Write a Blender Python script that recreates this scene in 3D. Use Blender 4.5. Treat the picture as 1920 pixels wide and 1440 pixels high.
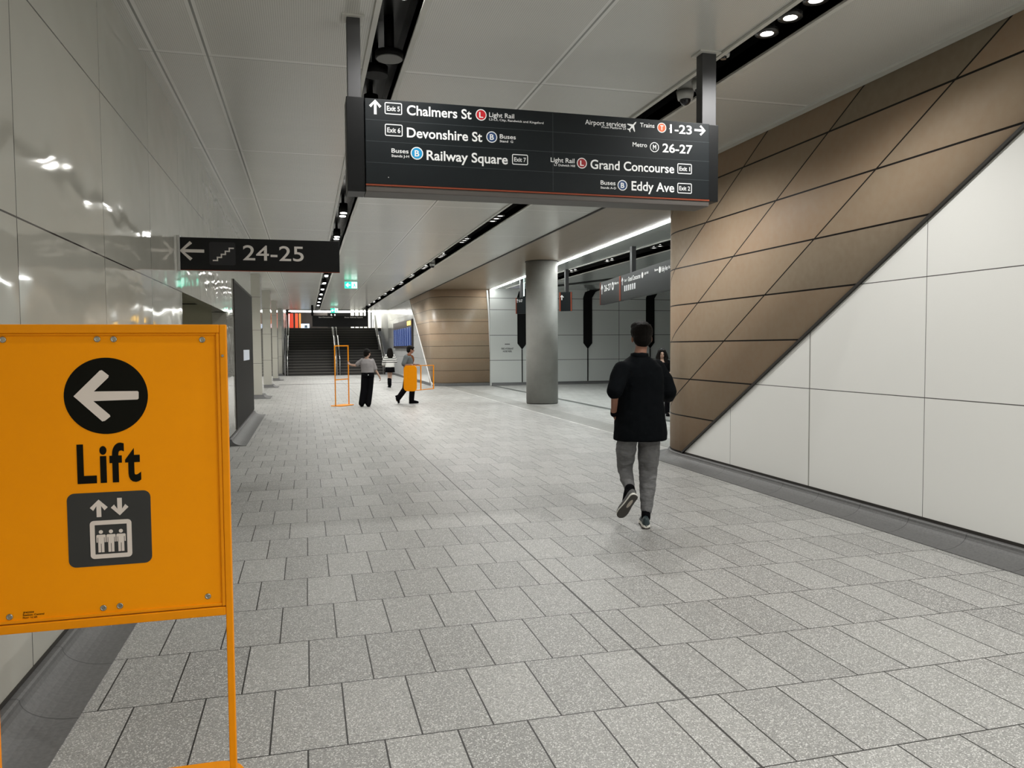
import bpy, bmesh, math, random
import numpy as np
from mathutils import Vector, Matrix
random.seed(7)
for o in list(bpy.data.objects): bpy.data.objects.remove(o)
SC = bpy.context.scene
COL = SC.collection
# ------------------------------------------------------------------ camera
F, YAW, PITCH, ROLL, H = 1445.08, 0.260214, -0.0478435, -0.0068461, 1.6
def cam_axes():
    cy, sy, cp, sp, cr, sr = math.cos(YAW), math.sin(YAW), math.cos(PITCH), math.sin(PITCH), math.cos(ROLL), math.sin(ROLL)
    fwd = Vector((sy*cp, cy*cp, sp)); right = Vector((cy, -sy, 0)); up = right.cross(fwd)
    return right*cr+up*sr, -right*sr+up*cr, fwd
CR, CU, CF = cam_axes()
CP = Vector((0, 0, H))
cd = bpy.data.cameras.new('camera'); cam = bpy.data.objects.new('camera', cd); COL.objects.link(cam)
cd.sensor_width = 36; cd.lens = F/1920*36; cd.clip_end = 300; cd.clip_start = .05
cam.matrix_world = Matrix(((CR.x, CU.x, -CF.x, 0), (CR.y, CU.y, -CF.y, 0), (CR.z, CU.z, -CF.z, H), (0, 0, 0, 1)))
SC.camera = cam
# ------------------------------------------------------------------ world and exposure
wd = bpy.data.worlds.new('world'); SC.world = wd; wd.use_nodes = True
wd.node_tree.nodes['Background'].inputs[0].default_value = (.5, .52, .55, 1)
wd.node_tree.nodes['Background'].inputs[1].default_value = .15
vs = SC.view_settings
vs.view_transform = 'Standard'; vs.look = 'None'; vs.gamma = 1; vs.use_curve_mapping = False; vs.exposure = 1.15
SC.cycles.use_denoising = True
SC.cycles.sample_clamp_indirect = 6
SC.cycles.caustics_reflective = False
LAMP_W = 62.0      # watts of one cluster of downlights

def ray(px, py): return CR*((px-960)/F) - CU*((py-720)/F) + CF
def W(px, py, Y=None, X=None, Z=None):
    r = ray(px, py)
    t = (Y-0)/r.y if Y is not None else (X/r.x if X is not None else (Z-H)/r.z)
    return CP + r*t
# ------------------------------------------------------------------ helpers: objects
def tag(o, label=None, cat=None, group=None, kind=None):
    if label: o['label'] = label
    if cat: o['category'] = cat
    if group: o['group'] = group
    if kind: o['kind'] = kind
    return o
def empty(name, loc, label=None, cat=None, group=None, rz=0, parent=None):
    o = bpy.data.objects.new(name, None); COL.objects.link(o); o.empty_display_size = .1
    o.location = Vector(loc); o.rotation_euler = (0, 0, rz)
    if parent: o.parent = parent
    return tag(o, label, cat, group)
def wmat(o):
    m = Matrix.Translation(o.location) @ o.rotation_euler.to_matrix().to_4x4()
    return wmat(o.parent) @ m if o.parent else m
class MB:
    def __init__(s): s.v = []; s.f = []; s.sm = []
    def add(s, vs_, fs, smooth=False):
        n = len(s.v); s.v += [Vector(v) for v in vs_]; s.f += [[i+n for i in f] for f in fs]; s.sm += [smooth]*len(fs); return s
    def box(s, x0, x1, y0, y1, z0, z1):
        v = [(x, y, z) for x in (x0, x1) for y in (y0, y1) for z in (z0, z1)]
        return s.add(v, [(0,1,3,2),(4,6,7,5),(0,4,5,1),(2,3,7,6),(0,2,6,4),(1,5,7,3)])
    def obox(s, c, ax, ay, az):
        c, ax, ay, az = Vector(c), Vector(ax), Vector(ay), Vector(az)
        v = [c+ax*i+ay*j+az*k for i in (-1, 1) for j in (-1, 1) for k in (-1, 1)]
        return s.add(v, [(0,1,3,2),(4,6,7,5),(0,4,5,1),(2,3,7,6),(0,2,6,4),(1,5,7,3)])
    def loft(s, rings, cap=True, smooth=True):
        n = len(rings[0]); v = [p for r in rings for p in r]; f = []
        for i in range(len(rings)-1):
            for j in range(n):
                f.append((i*n+j, i*n+(j+1) % n, (i+1)*n+(j+1) % n, (i+1)*n+j))
        s.add(v, f, smooth)
        if cap:
            m = len(s.v)-len(v)
            s.f += [[m+j for j in range(n)][::-1], [m+(len(rings)-1)*n+j for j in range(n)]]; s.sm += [False, False]
        return s
    def cyl(s, p0, p1, r0, r1=None, n=16, smooth=True):
        r1 = r0 if r1 is None else r1
        p0, p1 = Vector(p0), Vector(p1); d = (p1-p0).normalized()
        a = d.orthogonal().normalized(); b = d.cross(a)
        ring = lambda p, r: [p+a*(r*math.cos(2*math.pi*k/n))+b*(r*math.sin(2*math.pi*k/n)) for k in range(n)]
        return s.loft([ring(p0, r0), ring(p1, r1)], True, smooth)
    def ball(s, c, rx, ry=None, rz=None, M=None, nu=16, nv=10):
        ry = rx if ry is None else ry; rz = rx if rz is None else rz; c = Vector(c); vs_ = []; f = []
        for i in range(nv+1):
            t = math.pi*i/nv
            for j in range(nu):
                p = 2*math.pi*j/nu; q = Vector((rx*math.sin(t)*math.cos(p), ry*math.sin(t)*math.sin(p), rz*math.cos(t)))
                vs_.append(c+(M @ q if M else q))
        for i in range(nv):
            for j in range(nu): f.append((i*nu+j, (i+1)*nu+j, (i+1)*nu+(j+1) % nu, i*nu+(j+1) % nu))
        return s.add(vs_, f, True)
    def chain(s, pts, rad, n=14):
        pts = [Vector(p) for p in pts]
        for i in range(len(pts)-1):
            if (pts[i+1]-pts[i]).length > 1e-5: s.cyl(pts[i], pts[i+1], rad[i], rad[i+1], n)
        for p, r in zip(pts, rad): s.ball(p, r, nu=n, nv=8)
        return s
    def prism(s, pts, off):
        off = Vector(off); n = len(pts); a = [Vector(p) for p in pts]; b = [p+off for p in a]
        return s.add(a+b, [list(range(n))[::-1], list(range(n, 2*n))]+[(i, (i+1) % n, n+(i+1) % n, n+i) for i in range(n)])
    def sweep(s, path, prof, closed=False, smooth=False):
        # path: list of (x, y) wall points, prof: (distance to the LEFT of travel, z)
        P = [Vector((p[0], p[1])) for p in path]; P = [p for i, p in enumerate(P) if i == 0 or (p-P[i-1]).length > 1e-4]; rings = []
        for i, p in enumerate(P):
            a = (P[i]-P[i-1]).normalized() if i > 0 else None; b = (P[i+1]-P[i]).normalized() if i < len(P)-1 else None
            a = a or b; b = b or a; t = (a+b).normalized(); nrm = Vector((-t.y, t.x)); k = 1/max(.3, nrm.dot(Vector((-a.y, a.x))))
            rings.append([Vector((p.x+nrm.x*d*k, p.y+nrm.y*d*k, z)) for d, z in prof])
        n = len(prof); v = [q for r in rings for q in r]; f = []
        for i in range(len(P)-1):
            for j in range(n if closed else n-1): f.append((i*n+j, i*n+(j+1) % n, (i+1)*n+(j+1) % n, (i+1)*n+j))
        s.add(v, f, smooth)
        if closed:
            m = len(s.v)-len(v); s.f += [[m+j for j in range(n)], [m+(len(P)-1)*n+j for j in range(n)][::-1]]; s.sm += [False]*2
        return s
    def build(s, name, mat, parent=None, bevel=0, segs=2, origin=None, auto=None):
        me = bpy.data.meshes.new(name)
        if parent:
            inv = wmat(parent).inverted(); v = [inv @ p for p in s.v]; loc = Vector((0, 0, 0))
        else:
            if origin is None:
                xs = [p.x for p in s.v]; ys = [p.y for p in s.v]; zs = [p.z for p in s.v]
                origin = Vector(((min(xs)+max(xs))/2, (min(ys)+max(ys))/2, min(zs)))
            loc = Vector(origin); v = [p-loc for p in s.v]
        me.from_pydata([tuple(p) for p in v], [], s.f)
        me.polygons.foreach_set('use_smooth', s.sm)
        bm = bmesh.new(); bm.from_mesh(me); bmesh.ops.recalc_face_normals(bm, faces=bm.faces); bm.to_mesh(me); bm.free()
        me.materials.append(mat)
        o = bpy.data.objects.new(name, me); COL.objects.link(o); o.location = loc
        if parent: o.parent = parent
        if bevel:
            b = o.modifiers.new('bevel', 'BEVEL'); b.width = bevel; b.segments = segs; b.limit_method = 'ANGLE'
        return o
def copy_tree(o, parent=None):
    c = o.copy(); COL.objects.link(c)
    if parent: c.parent = parent
    for ch in [x for x in bpy.data.objects if x.parent == o]: copy_tree(ch, c)
    return c
# ------------------------------------------------------------------ helpers: materials
class NT:
    def __init__(s, m): s.t = m.node_tree; s.b = s.t.nodes['Principled BSDF']
    def n(s, typ, **k):
        x = s.t.nodes.new(typ)
        for a, b in k.items(): setattr(x, a, b)
        return x
    def l(s, a, b): s.t.links.new(a, b)
    def m(s, op, a, b=0.0, c=0.0):
        x = s.n('ShaderNodeMath', operation=op)
        for i, q in enumerate((a, b, c)):
            if isinstance(q, (int, float)): x.inputs[i].default_value = q
            else: s.l(q, x.inputs[i])
        return x.outputs[0]
    def xyz(s, pos='Position'):
        g = s.n('ShaderNodeNewGeometry'); x = s.n('ShaderNodeSeparateXYZ'); s.l(g.outputs[pos], x.inputs[0]); return x.outputs
    def vec(s, a, b, c):
        x = s.n('ShaderNodeCombineXYZ')
        for i, q in enumerate((a, b, c)):
            if isinstance(q, (int, float)): x.inputs[i].default_value = q
            else: s.l(q, x.inputs[i])
        return x.outputs[0]
    def line(s, c, off, per, w):     # 1 on a joint of width w repeated every per, else 0
        u = s.m('DIVIDE', s.m('SUBTRACT', c, off-per/2), per)
        d = s.m('ABSOLUTE', s.m('SUBTRACT', s.m('FRACT', u), .5))
        return s.m('LESS_THAN', d, w/2/per)
    def one(s, c, at, w): return s.m('LESS_THAN', s.m('ABSOLUTE', s.m('SUBTRACT', c, at)), w/2)
    def mix(s, f, a, b):
        x = s.n('ShaderNodeMix', data_type='RGBA'); 
        if isinstance(f, (int, float)): x.inputs[0].default_value = f
        else: s.l(f, x.inputs[0])
        for i, q in ((6, a), (7, b)):
            if isinstance(q, (tuple, list)): x.inputs[i].default_value = (*q[:3], 1)
            else: s.l(q, x.inputs[i])
        return x.outputs[2]
    def noise(s, scale, det=2, vec=None, rough=.5):
        x = s.n('ShaderNodeTexNoise'); x.inputs['Scale'].default_value = scale; x.inputs['Detail'].default_value = det; x.inputs['Roughness'].default_value = rough
        if vec is None: vec = s.n('ShaderNodeNewGeometry').outputs['Position']
        s.l(vec, x.inputs['Vector']); return x.outputs[0]
    def white(s, vec):
        x = s.n('ShaderNodeTexWhiteNoise', noise_dimensions='3D'); s.l(vec, x.inputs[0]); return x.outputs[0]
    def bump(s, h, dist, strength=1):
        x = s.n('ShaderNodeBump'); x.inputs['Distance'].default_value = dist; x.inputs['Strength'].default_value = strength
        s.l(h, x.inputs['Height']); s.l(x.outputs[0], s.b.inputs['Normal']); return x
    def col(s, c): s.l(c, s.b.inputs['Base Color'])
    def rg(s, lo, hi, f): 
        return s.m('ADD', s.m('MULTIPLY', f, hi-lo), lo)
MATS = {}
def mat(name, col=(.5, .5, .5), rough=.5, metal=0, emis=0, ecol=None, var=0, vscale=6, coat=0, spec=.5):
    if name in MATS: return MATS[name]
    m = bpy.data.materials.new(name); m.use_nodes = True; n = NT(m); b = n.b
    b.inputs['Base Color'].default_value = (*col, 1); b.inputs['Roughness'].default_value = rough; b.inputs['Metallic'].default_value = metal
    b.inputs['Specular IOR Level'].default_value = spec
    if coat: b.inputs['Coat Weight'].default_value = coat; b.inputs['Coat Roughness'].default_value = .08
    if emis: b.inputs['Emission Color'].default_value = (*(ecol or col), 1); b.inputs['Emission Strength'].default_value = emis
    if var:
        f = n.noise(vscale, 3)
        n.col(n.mix(f, tuple(c*(1-var) for c in col), tuple(min(1, c*(1+var)) for c in col)))
    MATS[name] = m; return m
def cmat(name, fn, rough=.5, spec=.5):
    m = bpy.data.materials.new(name); m.use_nodes = True; n = NT(m); n.b.inputs['Roughness'].default_value = rough; n.b.inputs['Specular IOR Level'].default_value = spec
    fn(n); MATS[name] = m; return m
TILE = .5965
def f_floor(n):
    x, y, z = n.xyz()
    v = n.m('DIVIDE', n.m('SUBTRACT', y, 3.112), TILE); row = n.m('FLOOR', v)
    par = n.m('SUBTRACT', row, n.m('MULTIPLY', n.m('FLOOR', n.m('MULTIPLY', row, .5)), 2))
    wv = n.m('MULTIPLY', n.m('SUBTRACT', n.white(n.vec(row, 3, 7)), .5), .012)
    u = n.m('DIVIDE', n.m('ADD', n.m('SUBTRACT', n.m('ADD', x, .174), n.m('MULTIPLY', par, .1515)), wv), .303); cl = n.m('FLOOR', u)
    lx = n.m('GREATER_THAN', n.m('ABSOLUTE', n.m('SUBTRACT', n.m('FRACT', u), .5)), .5-.0072/.303/2)
    ly = n.m('GREATER_THAN', n.m('ABSOLUTE', n.m('SUBTRACT', n.m('FRACT', v), .5)), .5-.0068/TILE/2)
    ln = n.m('MAXIMUM', lx, ly)
    ln = n.m('MAXIMUM', ln, n.one(x, 1.643, .011))
    wn = n.white(n.vec(cl, row, 1))
    base = n.mix(wn, (.27, .27, .262), (.38, .38, .368))
    cloud = n.noise(1.1, 4)
    base = n.mix(n.m('MULTIPLY', n.m('GREATER_THAN', cloud, .5), 0.0), base, (.3, .29, .27))
    base = n.mix(n.rg(0, .45, cloud), base, (.27, .265, .245))
    sp = n.n('ShaderNodeTexVoronoi'); sp.inputs['Scale'].default_value = 210; n.l(n.n('ShaderNodeNewGeometry').outputs['Position'], sp.inputs['Vector'])
    sep = n.n('ShaderNodeSeparateColor'); n.l(sp.outputs['Color'], sep.inputs[0])
    base = n.mix(n.m('MULTIPLY', n.m('GREATER_THAN', sep.outputs[0], .80), .75), base, (.70, .70, .68))
    base = n.mix(n.m('MULTIPLY', n.m('LESS_THAN', sep.outputs[1], .18), .55), base, (.13, .13, .13))
    # smoother granite band in front of the side hall, and the drain
    band = n.m('MULTIPLY', n.m('GREATER_THAN', x, 5.45), n.m('MULTIPLY', n.m('LESS_THAN', x, 6.05), n.m('GREATER_THAN', y, 9)))
    base = n.mix(n.m('MULTIPLY', band, .55), base, (.20, .20, .185))
    base = n.mix(n.m('MULTIPLY', n.one(x, 5.44, .03), n.m('GREATER_THAN', y, 10.2)), base, (.75, .75, .72))
    dr = n.m('MULTIPLY', n.one(x, 7.47, .2), n.m('GREATER_THAN', y, 9))
    ln2 = n.m('MULTIPLY', ln, n.m('SUBTRACT', 1, band))
    base = n.mix(ln2, base, (.018, .017, .015))
    n.col(n.mix(dr, base, (.05, .055, .05)))
    n.l(n.rg(.34, .55, n.noise(9, 3)), n.b.inputs['Roughness'])
    n.bump(n.m('SUBTRACT', n.m('MULTIPLY', sep.outputs[2], .1), ln), .002, .6)
M_floor = cmat('floor_granite', f_floor)
def wallf(zs, y0, per, col, jc, wav, w=.008, wz=.009, extra=None, ax=1):
    def f(n):
        p = n.xyz(); z = p[2]; y = p[ax]
        ln = n.line(y, y0, per, w)
        for q in zs: ln = n.m('MAXIMUM', ln, n.one(z, q, wz))
        pid = n.m('FLOOR', n.m('DIVIDE', n.m('SUBTRACT', y, y0), per))
        c = n.mix(n.white(n.vec(pid, 1, 2)), col, tuple(q*.95 for q in col))
        if extra: c = extra(n, p, c)
        n.col(n.mix(ln, c, jc))
        if wav:
            nz = n.noise(1, 2, n.vec(n.m('MULTIPLY', p[0], .9), n.m('MULTIPLY', p[1], 1.1), n.m('ADD', n.m('MULTIPLY', p[2], 1.8), n.m('MULTIPLY', pid, 3.7))))
            n.bump(nz, wav, 1)
    return f
M_wl = cmat('left_wall_enamel', wallf((1.13, 2.2, 3.26), 3.96, 1.572, (.49, .48, .425), (.035, .03, .027), .013), .06, 1.0)
M_wr = cmat('right_wall_panels', wallf((1.152, 2.163), 5.34, 1.53, (.88, .88, .855), (.10, .095, .09), 0, .006, .008, lambda n, p, c: n.mix(n.one(p[1], 6.87, .022), c, (.5, .5, .46))), .3)
M_wb = cmat('side_hall_panels', wallf((1.05, 2.1, 3.16, 3.64), 8.78, 1.465, (.62, .64, .62), (.09, .09, .09), .004, .02, .02, None, 0), .2)
M_wfar = cmat('far_wall_steel', wallf((1.13, 2.2, 3.26), 31.8, 1.5, (.80, .81, .80), (.35, .35, .35), .008), .14)
M_wfar.node_tree.nodes['Principled BSDF'].inputs['Metallic'].default_value = .2
def f_beige(n, sgn=1, c0=3.143+.585*4.468):
    x, y, z = n.xyz()
    zi = n.m('DIVIDE', n.m('SUBTRACT', z, .643-.507), .507); zf = n.m('FLOOR', zi)
    dg = n.m('DIVIDE', n.m('SUBTRACT', n.m('ADD', z, n.m('MULTIPLY', y, .585*sgn)), c0), .585*1.53); df = n.m('FLOOR', dg)
    ln = n.line(z, .643, .507, .016) if not sgn else n.m('MAXIMUM', n.line(z, .643, .507, .017), n.m('GREATER_THAN', n.m('ABSOLUTE', n.m('SUBTRACT', n.m('FRACT', dg), .5)),   .5-.0085/(.585*1.53)))
    r = n.white(n.vec(zf, df, 4)); r2 = n.white(n.vec(df, zf, 9))
    c = n.mix(r, (.47, .335, .225), (.41, .325, .23))
    c = n.mix(n.m('MULTIPLY', n.m('GREATER_THAN', r2, .8), .8), c, (.30, .265, .20))
    c = n.mix(n.m('MULTIPLY', n.noise(1.8, 4), .5), c, (.34, .215, .14))
    c = n.mix(n.rg(-.25, .5, n.noise(14, 5)), c, (.44, .37, .28))
    n.col(n.mix(ln, c, (.008, .005, .004)))
    n.bump(n.m('SUBTRACT', n.m('MULTIPLY', n.noise(1.2, 2), .6), ln), .006, .7)
M_beige = cmat('beige_panels_near', lambda n: f_beige(n), .55, .3)
M_beige2 = cmat('beige_panels_far', lambda n: f_beige(n, 0, .1), .4, .4)
def f_soffit(n):
    x, y, z = n.xyz()
    c = n.mix(n.noise(4, 3, n.vec(x, n.m('MULTIPLY', y, .15), z)), (.24, .19, .135), (.30, .235, .165))
    n.col(n.mix(n.m('MAXIMUM', n.line(y, 11.5, 1.5, .012), n.line(x, 5.9, 30, .01)), c, (.17, .12, .085)))
M_soffit = cmat('beige_soffit', f_soffit, .3)
def f_ceil(n):
    x, y, z = n.xyz()
    base = n.mix(n.noise(.35, 2), (.60, .60, .565), (.70, .70, .66))
    px_ = n.m('SUBTRACT', n.m('FRACT', n.m('DIVIDE', x, .016)), .5); py_ = n.m('SUBTRACT', n.m('FRACT', n.m('DIVIDE', y, .016)), .5)
    dot = n.m('LESS_THAN', n.m('ADD', n.m('MULTIPLY', px_, px_), n.m('MULTIPLY', py_, py_)), .045)
    base = n.mix(n.m('MULTIPLY', dot, .6), base, (.12, .12, .11))
    li = n.line(y, 6.83, 3.15, .045)
    for q in (2.11, -.735, -1.14): li = n.m('MAXIMUM', li, n.one(x, q, .07))
    base = n.mix(n.m('MULTIPLY', li, .8), base, (.80, .80, .77))
    dk = n.line(y, 6.86, 3.15, .006)
    for q in (2.11, -.735, -1.14): dk = n.m('MAXIMUM', dk, n.one(x, q, .018))
    n.col(n.mix(n.m('MULTIPLY', dk, .8), base, (.12, .12, .11)))
    n.bump(n.noise(.9, 2, n.vec(x, n.m('MULTIPLY', y, 2.2), 0.0)), .006, 1)
M_ceil = cmat('ceiling_perforated_metal', f_ceil, .24)
M_ceil.node_tree.nodes['Principled BSDF'].inputs['Specular IOR Level'].default_value = .6
M_ceil2 = cmat('side_hall_ceiling', lambda n: (lambda p: n.col(n.mix(n.line(p[1], 12, 3.1, .02), (.42, .44, .43), (.25, .25, .25))))(n.xyz()), .15)
M_curb = cmat('cove_stone', lambda n: (lambda p: n.col(n.mix(n.line(p[1], 4.85, .6, .008), n.mix(n.noise(60, 4), (.075, .075, .077), (.17, .17, .168)), (.05, .05, .05))))(n.xyz()), .5)
M_black = mat('black_paint', (.005, .005, .005), .6, spec=.15)
M_chan = mat('channel_dark', (.004, .004, .0045), .55, spec=.15)
M_chan2 = mat('channel_grey', (.022, .023, .024), .25, spec=.3)
M_lip = mat('white_trim', (.62, .62, .58), .35)
M_gap = mat('shadow_gap', (.02, .017, .014), .6)
M_sign = mat('sign_charcoal', (.007, .010, .012), .45, spec=.25)
M_signside = mat('sign_side_black', (.006, .0065, .007), .4, spec=.25)
M_under = mat('sign_underside', (.10, .09, .083), .5, metal=.2)
M_orangeline = mat('orange_edge', (.26, .06, .03), .5, spec=.2)
M_white = mat('white_vinyl', (.86, .87, .87), .5)
M_pale = mat('pale_vinyl', (.70, .66, .62), .55)
M_pole = mat('pole_graphite', (.07, .07, .073), .5, metal=.4)
M_steel = mat('brushed_steel', (.55, .55, .54), .28, metal=1)
M_or = mat('orange_powder_coat', (.86, .29, .0), .45, var=.05, vscale=20, spec=.2)
M_orp = cmat('orange_vinyl', lambda n: (n.col(n.mix(n.noise(3, 3), (.93, .31, .0), (1.0, .35, .0))), n.bump(n.noise(1, 2, n.vec(n.m('MULTIPLY', n.xyz()[0], 1.6), 0.0, n.m('MULTIPLY', n.xyz()[2], 9))), .004, .6)), .5, .15)
M_conc = cmat('column_concrete', lambda n: n.col(n.mix(n.noise(1.4, 6, None, .65), (.18, .18, .165), (.35, .35, .33))), .55)
M_lamp = mat('lamp_lens', (1, 1, 1), .3, emis=14, ecol=(1, .98, .93))
M_strip = mat('strip_light', (1, 1, 1), .3, emis=17, ecol=(.97, 1, .98))
M_olive = cmat('recess_olive', lambda n: (lambda p: n.col(n.mix(n.one(p[2], 2.33, .02), n.mix(n.noise(2, 2), (.36, .35, .26), (.42, .41, .31)), (.03, .03, .025))))(n.xyz()), .3)
M_door = mat('door_black', (.006, .006, .0055), .6, spec=.15)
M_skin = mat('skin_warm', (.27, .135, .09), .55, var=.06, vscale=30, spec=.3)
M_skin2 = mat('skin_light', (.42, .27, .20), .55, spec=.3)
M_hair = cmat('hair_dark', lambda n: (n.col(n.mix(n.noise(40, 4), (.0018, .0014, .0012), (.007, .005, .0035))), n.bump(n.noise(90, 3), .006, 1)), .65, .12)
M_tee = cmat('black_cotton', lambda n: (n.col(n.mix(n.noise(5, 3), (.0018, .0025, .0032), (.0035, .0045, .006))), n.bump(n.noise(7, 3), .02, .8)), .9, .08)
M_jog = cmat('grey_fleece', lambda n: (n.col(n.mix(n.noise(25, 4), (.10, .10, .105), (.17, .17, .17))), n.bump(n.noise(1, 3, n.vec(n.m('MULTIPLY', n.xyz()[0], 7), n.m('MULTIPLY', n.xyz()[1], 7), n.m('MULTIPLY', n.xyz()[2], 22))), .03, .9)), .9)
M_blk = mat('black_cloth', (.003, .003, .004), .9, spec=.08)
M_gtee = mat('grey_cotton', (.24, .225, .225), .85, var=.15, vscale=12)
M_gpolo = mat('slate_cotton', (.10, .115, .12), .85, var=.2, vscale=14)
M_rust = mat('rust_cloth', (.16, .055, .02), .85, spec=.1)
M_sole = mat('shoe_sole_dark', (.05, .045, .04), .6)
M_shoe = mat('shoe_teal_black', (.025, .045, .05), .5)
M_soleW = mat('shoe_foam_white', (.75, .74, .68), .5)
M_soleG = mat('shoe_tread_beige', (.42, .38, .32), .6)
def f_stripe(n):
    x, y, z = n.xyz()
    n.col(n.mix(n.m('MULTIPLY', n.line(z, 1.27, .082, .034), n.m('GREATER_THAN', z, 1.0)), (.78, .77, .74), (.01, .01, .012)))
M_stripe = cmat('striped_knit', f_stripe, .9)

# ------------------------------------------------------------------ lamps (clusters in the two ceiling channels)
ordn = ['first', 'second', 'third', 'fourth', 'fifth', 'sixth', 'seventh', 'eighth', 'ninth', 'tenth', 'eleventh', 'twelfth', 'thirteenth', 'fourteenth', 'fifteenth', 'sixteenth']
def spot(x, y, z, w, size=158, blend=.8, col=(1, .985, .95), rad=.04):
    d = bpy.data.lights.new('downlight_beam', 'SPOT'); d.energy = w; d.spot_size = math.radians(size); d.spot_blend = blend; d.color = col; d.shadow_soft_size = rad
    o = bpy.data.objects.new('downlight_beam', d); COL.objects.link(o); o.location = (x, y, z); return o
CL = [5.1-3.05*k for k in (3, 2, 1)]+[5.1+3.05*k for k in range(14)]
for y in CL:
    k = 2.8 if y < 0 else (1.0 if y < 14 else 1.5)
    spot(.68, y, 3.97, LAMP_W*min(k, 1.5)*.5); spot(3.51, y, 3.97, LAMP_W*k*1.25)
for y in (14.4, 17.5, 20.6, 23.7, 26.8): spot(8.45, y, 4.0, LAMP_W*1.9, col=(.92, 1, .98))
# ------------------------------------------------------------------ structure
ST = lambda o: tag(o, kind='structure')
ST(MB().box(-8, 22, -7, 47.1, -.2, 0).build('floor', M_floor))
# ceiling: slabs either side of the channels
cb = MB()
for x0, x1 in ((-1.40, .545), (.835, 3.36), (3.67, 5.0)): cb.box(x0, x1, -7, 49.2, 4.0, 4.12)
ST(cb.build('ceiling', M_ceil))
def soff_x(y): return 6.70+(y-13.28)*(.73/18.14)
def arc(cx, cy, r, a0, a1, n): return [(cx+r*math.cos(math.radians(a0+(a1-a0)*i/n)), cy+r*math.sin(math.radians(a0+(a1-a0)*i/n))) for i in range(n+1)]
ST(MB().prism([(5.0, 3, 4.0), (5.0, 40, 4.0), (soff_x(40), 40, 4.0), (soff_x(3), 3, 4.0)], (0, 0, .12)).build('ceiling', M_soffit))
sc_ = MB()
sc_.prism([(soff_x(9), 9, 4.03), (soff_x(34), 34, 4.03), (8.05, 34, 4.03), (8.05, 9, 4.03)], (0, 0, .1)); sc_.box(8.88, 22, 9, 34, 4.03, 4.13)
ST(sc_.build('ceiling', M_ceil2))
def channel(x0, x1, y0, y1, d, m, idx, z=4.0, mid=None):
    c = MB(); c.box(x0, x1, y0, y1, z+d, z+d+.03); c.box(x0-.02, x0, y0, y1, z-.004, z+d); c.box(x1, x1+.02, y0, y1, z-.004, z+d)
    ST(c.build('trim_%d' % idx, m))
    l = MB(); l.box(x0-.035, x0+.004, y0, y1, z-.02, z-.001); l.box(x1-.004, x1+.035, y0, y1, z-.02, z-.001)
    ST(l.build('trim_%d' % (idx+1), M_lip))
channel(.545, .835, -7, 49.2, .30, M_chan2, 1)
channel(3.36, 3.67, -7, 49.2, .22, M_chan, 3)
channel(8.05, 8.88, 9, 31, .2, M_chan, 5, 4.03)
ST(MB().box(4.985, 5.015, 9.7, 38.6, 3.975, 4.0).build('trim_7', M_gap))
ST(MB().box(4.90, 4.984, -7, 9.7, 3.975, 3.999).build('trim_8', M_lip))
# left wall with the recess
wl = MB()
wl.box(-1.40, -1.25, -7, 8.74, 0, 4); wl.box(-1.40, -1.25, 8.74, 13.36, 2.2, 4); wl.box(-1.40, -1.25, 13.36, 19.4, 0, 4); wl.box(-4, -1.40, 19.2, 19.4, 0, 4)
ST(wl.build('wall_left', M_wl))
ST(MB().box(-3.4, -1.47, 13.37, 13.5, 0, 3.2).box(-3.5, -3.4, 8.6, 13.5, 0, 3.2).box(-3.4, -1.4, 8.6, 8.74, 0, 3.2).box(-3.5, -1.4, 8.6, 13.5, 3.2, 3.3).build('wall_left', M_olive))
ST(MB().box(-1.47, -1.40, 13.36, 13.6, 0, 3.2).build('wall_left', M_wl))
pl = MB()
for y in (26.1, 33.3, 40.5, 47.7):
    pl.box(-3.2, -1.40, y, y+1.0, .0, 4)
ST(pl.build('wall_left', M_wl))
ST(MB().box(-4.1, -3.2, 19.4, 49.2, 0, 4).build('wall_left', M_wr))
ST(MB().box(-3.2, -1.40, 19.4, 49.2, 4.0, 4.1).build('ceiling', M_ceil))
# right wall (white, lower triangle) and the far continuation
def dg(y): return 3.143-.585*(y-4.468)
ST(MB().prism([(5.0, -7, 0), (5.0, 10.0, 0), (5.0, 10.0, .1), (5.0, 9.67, .1), (5.0, 3.0, 4.0), (5.0, -7, 4.0)], (.2, 0, 0)).build('wall_right', M_wr))
# beige cladding: runs along x=5, round the corner and into the side hall
R1 = 1.15; CY1 = 9.72
def beige(path, zbot, name, m, push=.0):
    b = MB(); n = len(path); v = []; f = []
    for (x, y) in path:
        zb = zbot(x, y); v += [(x, y, zb), (x, y, 4.0)]
    for i in range(n-1): f.append((2*i, 2*i+2, 2*i+3, 2*i+1))
    b.add(v, f, True); o = b.build(name, m)
    s = o.modifiers.new('thick', 'SOLIDIFY'); s.thickness = .05; s.offset = -1; return o
path1 = [(4.985, 3.0+.2*i) for i in range(34)]
path1 = [p for p in path1 if p[1] < CY1]+arc(4.985+R1, CY1, R1, 180, 90, 14)+[(7.5, CY1+R1)]
o = ST(beige(path1, lambda x, y: max(.13, dg(y)) if y < CY1 else .13, 'wall_right', M_beige))
ST(MB().box(7.5, 22, CY1+R1, CY1+R1+.2, 0, 4.1).build('wall_side', M_wr))
ST(MB().prism([(4.975, 3.0, 4.02), (4.975, 9.68, .115), (4.975, 9.68, .085), (4.975, 2.95, 4.02)], (.03, 0, 0)).build('trim_9', M_gap))
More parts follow.
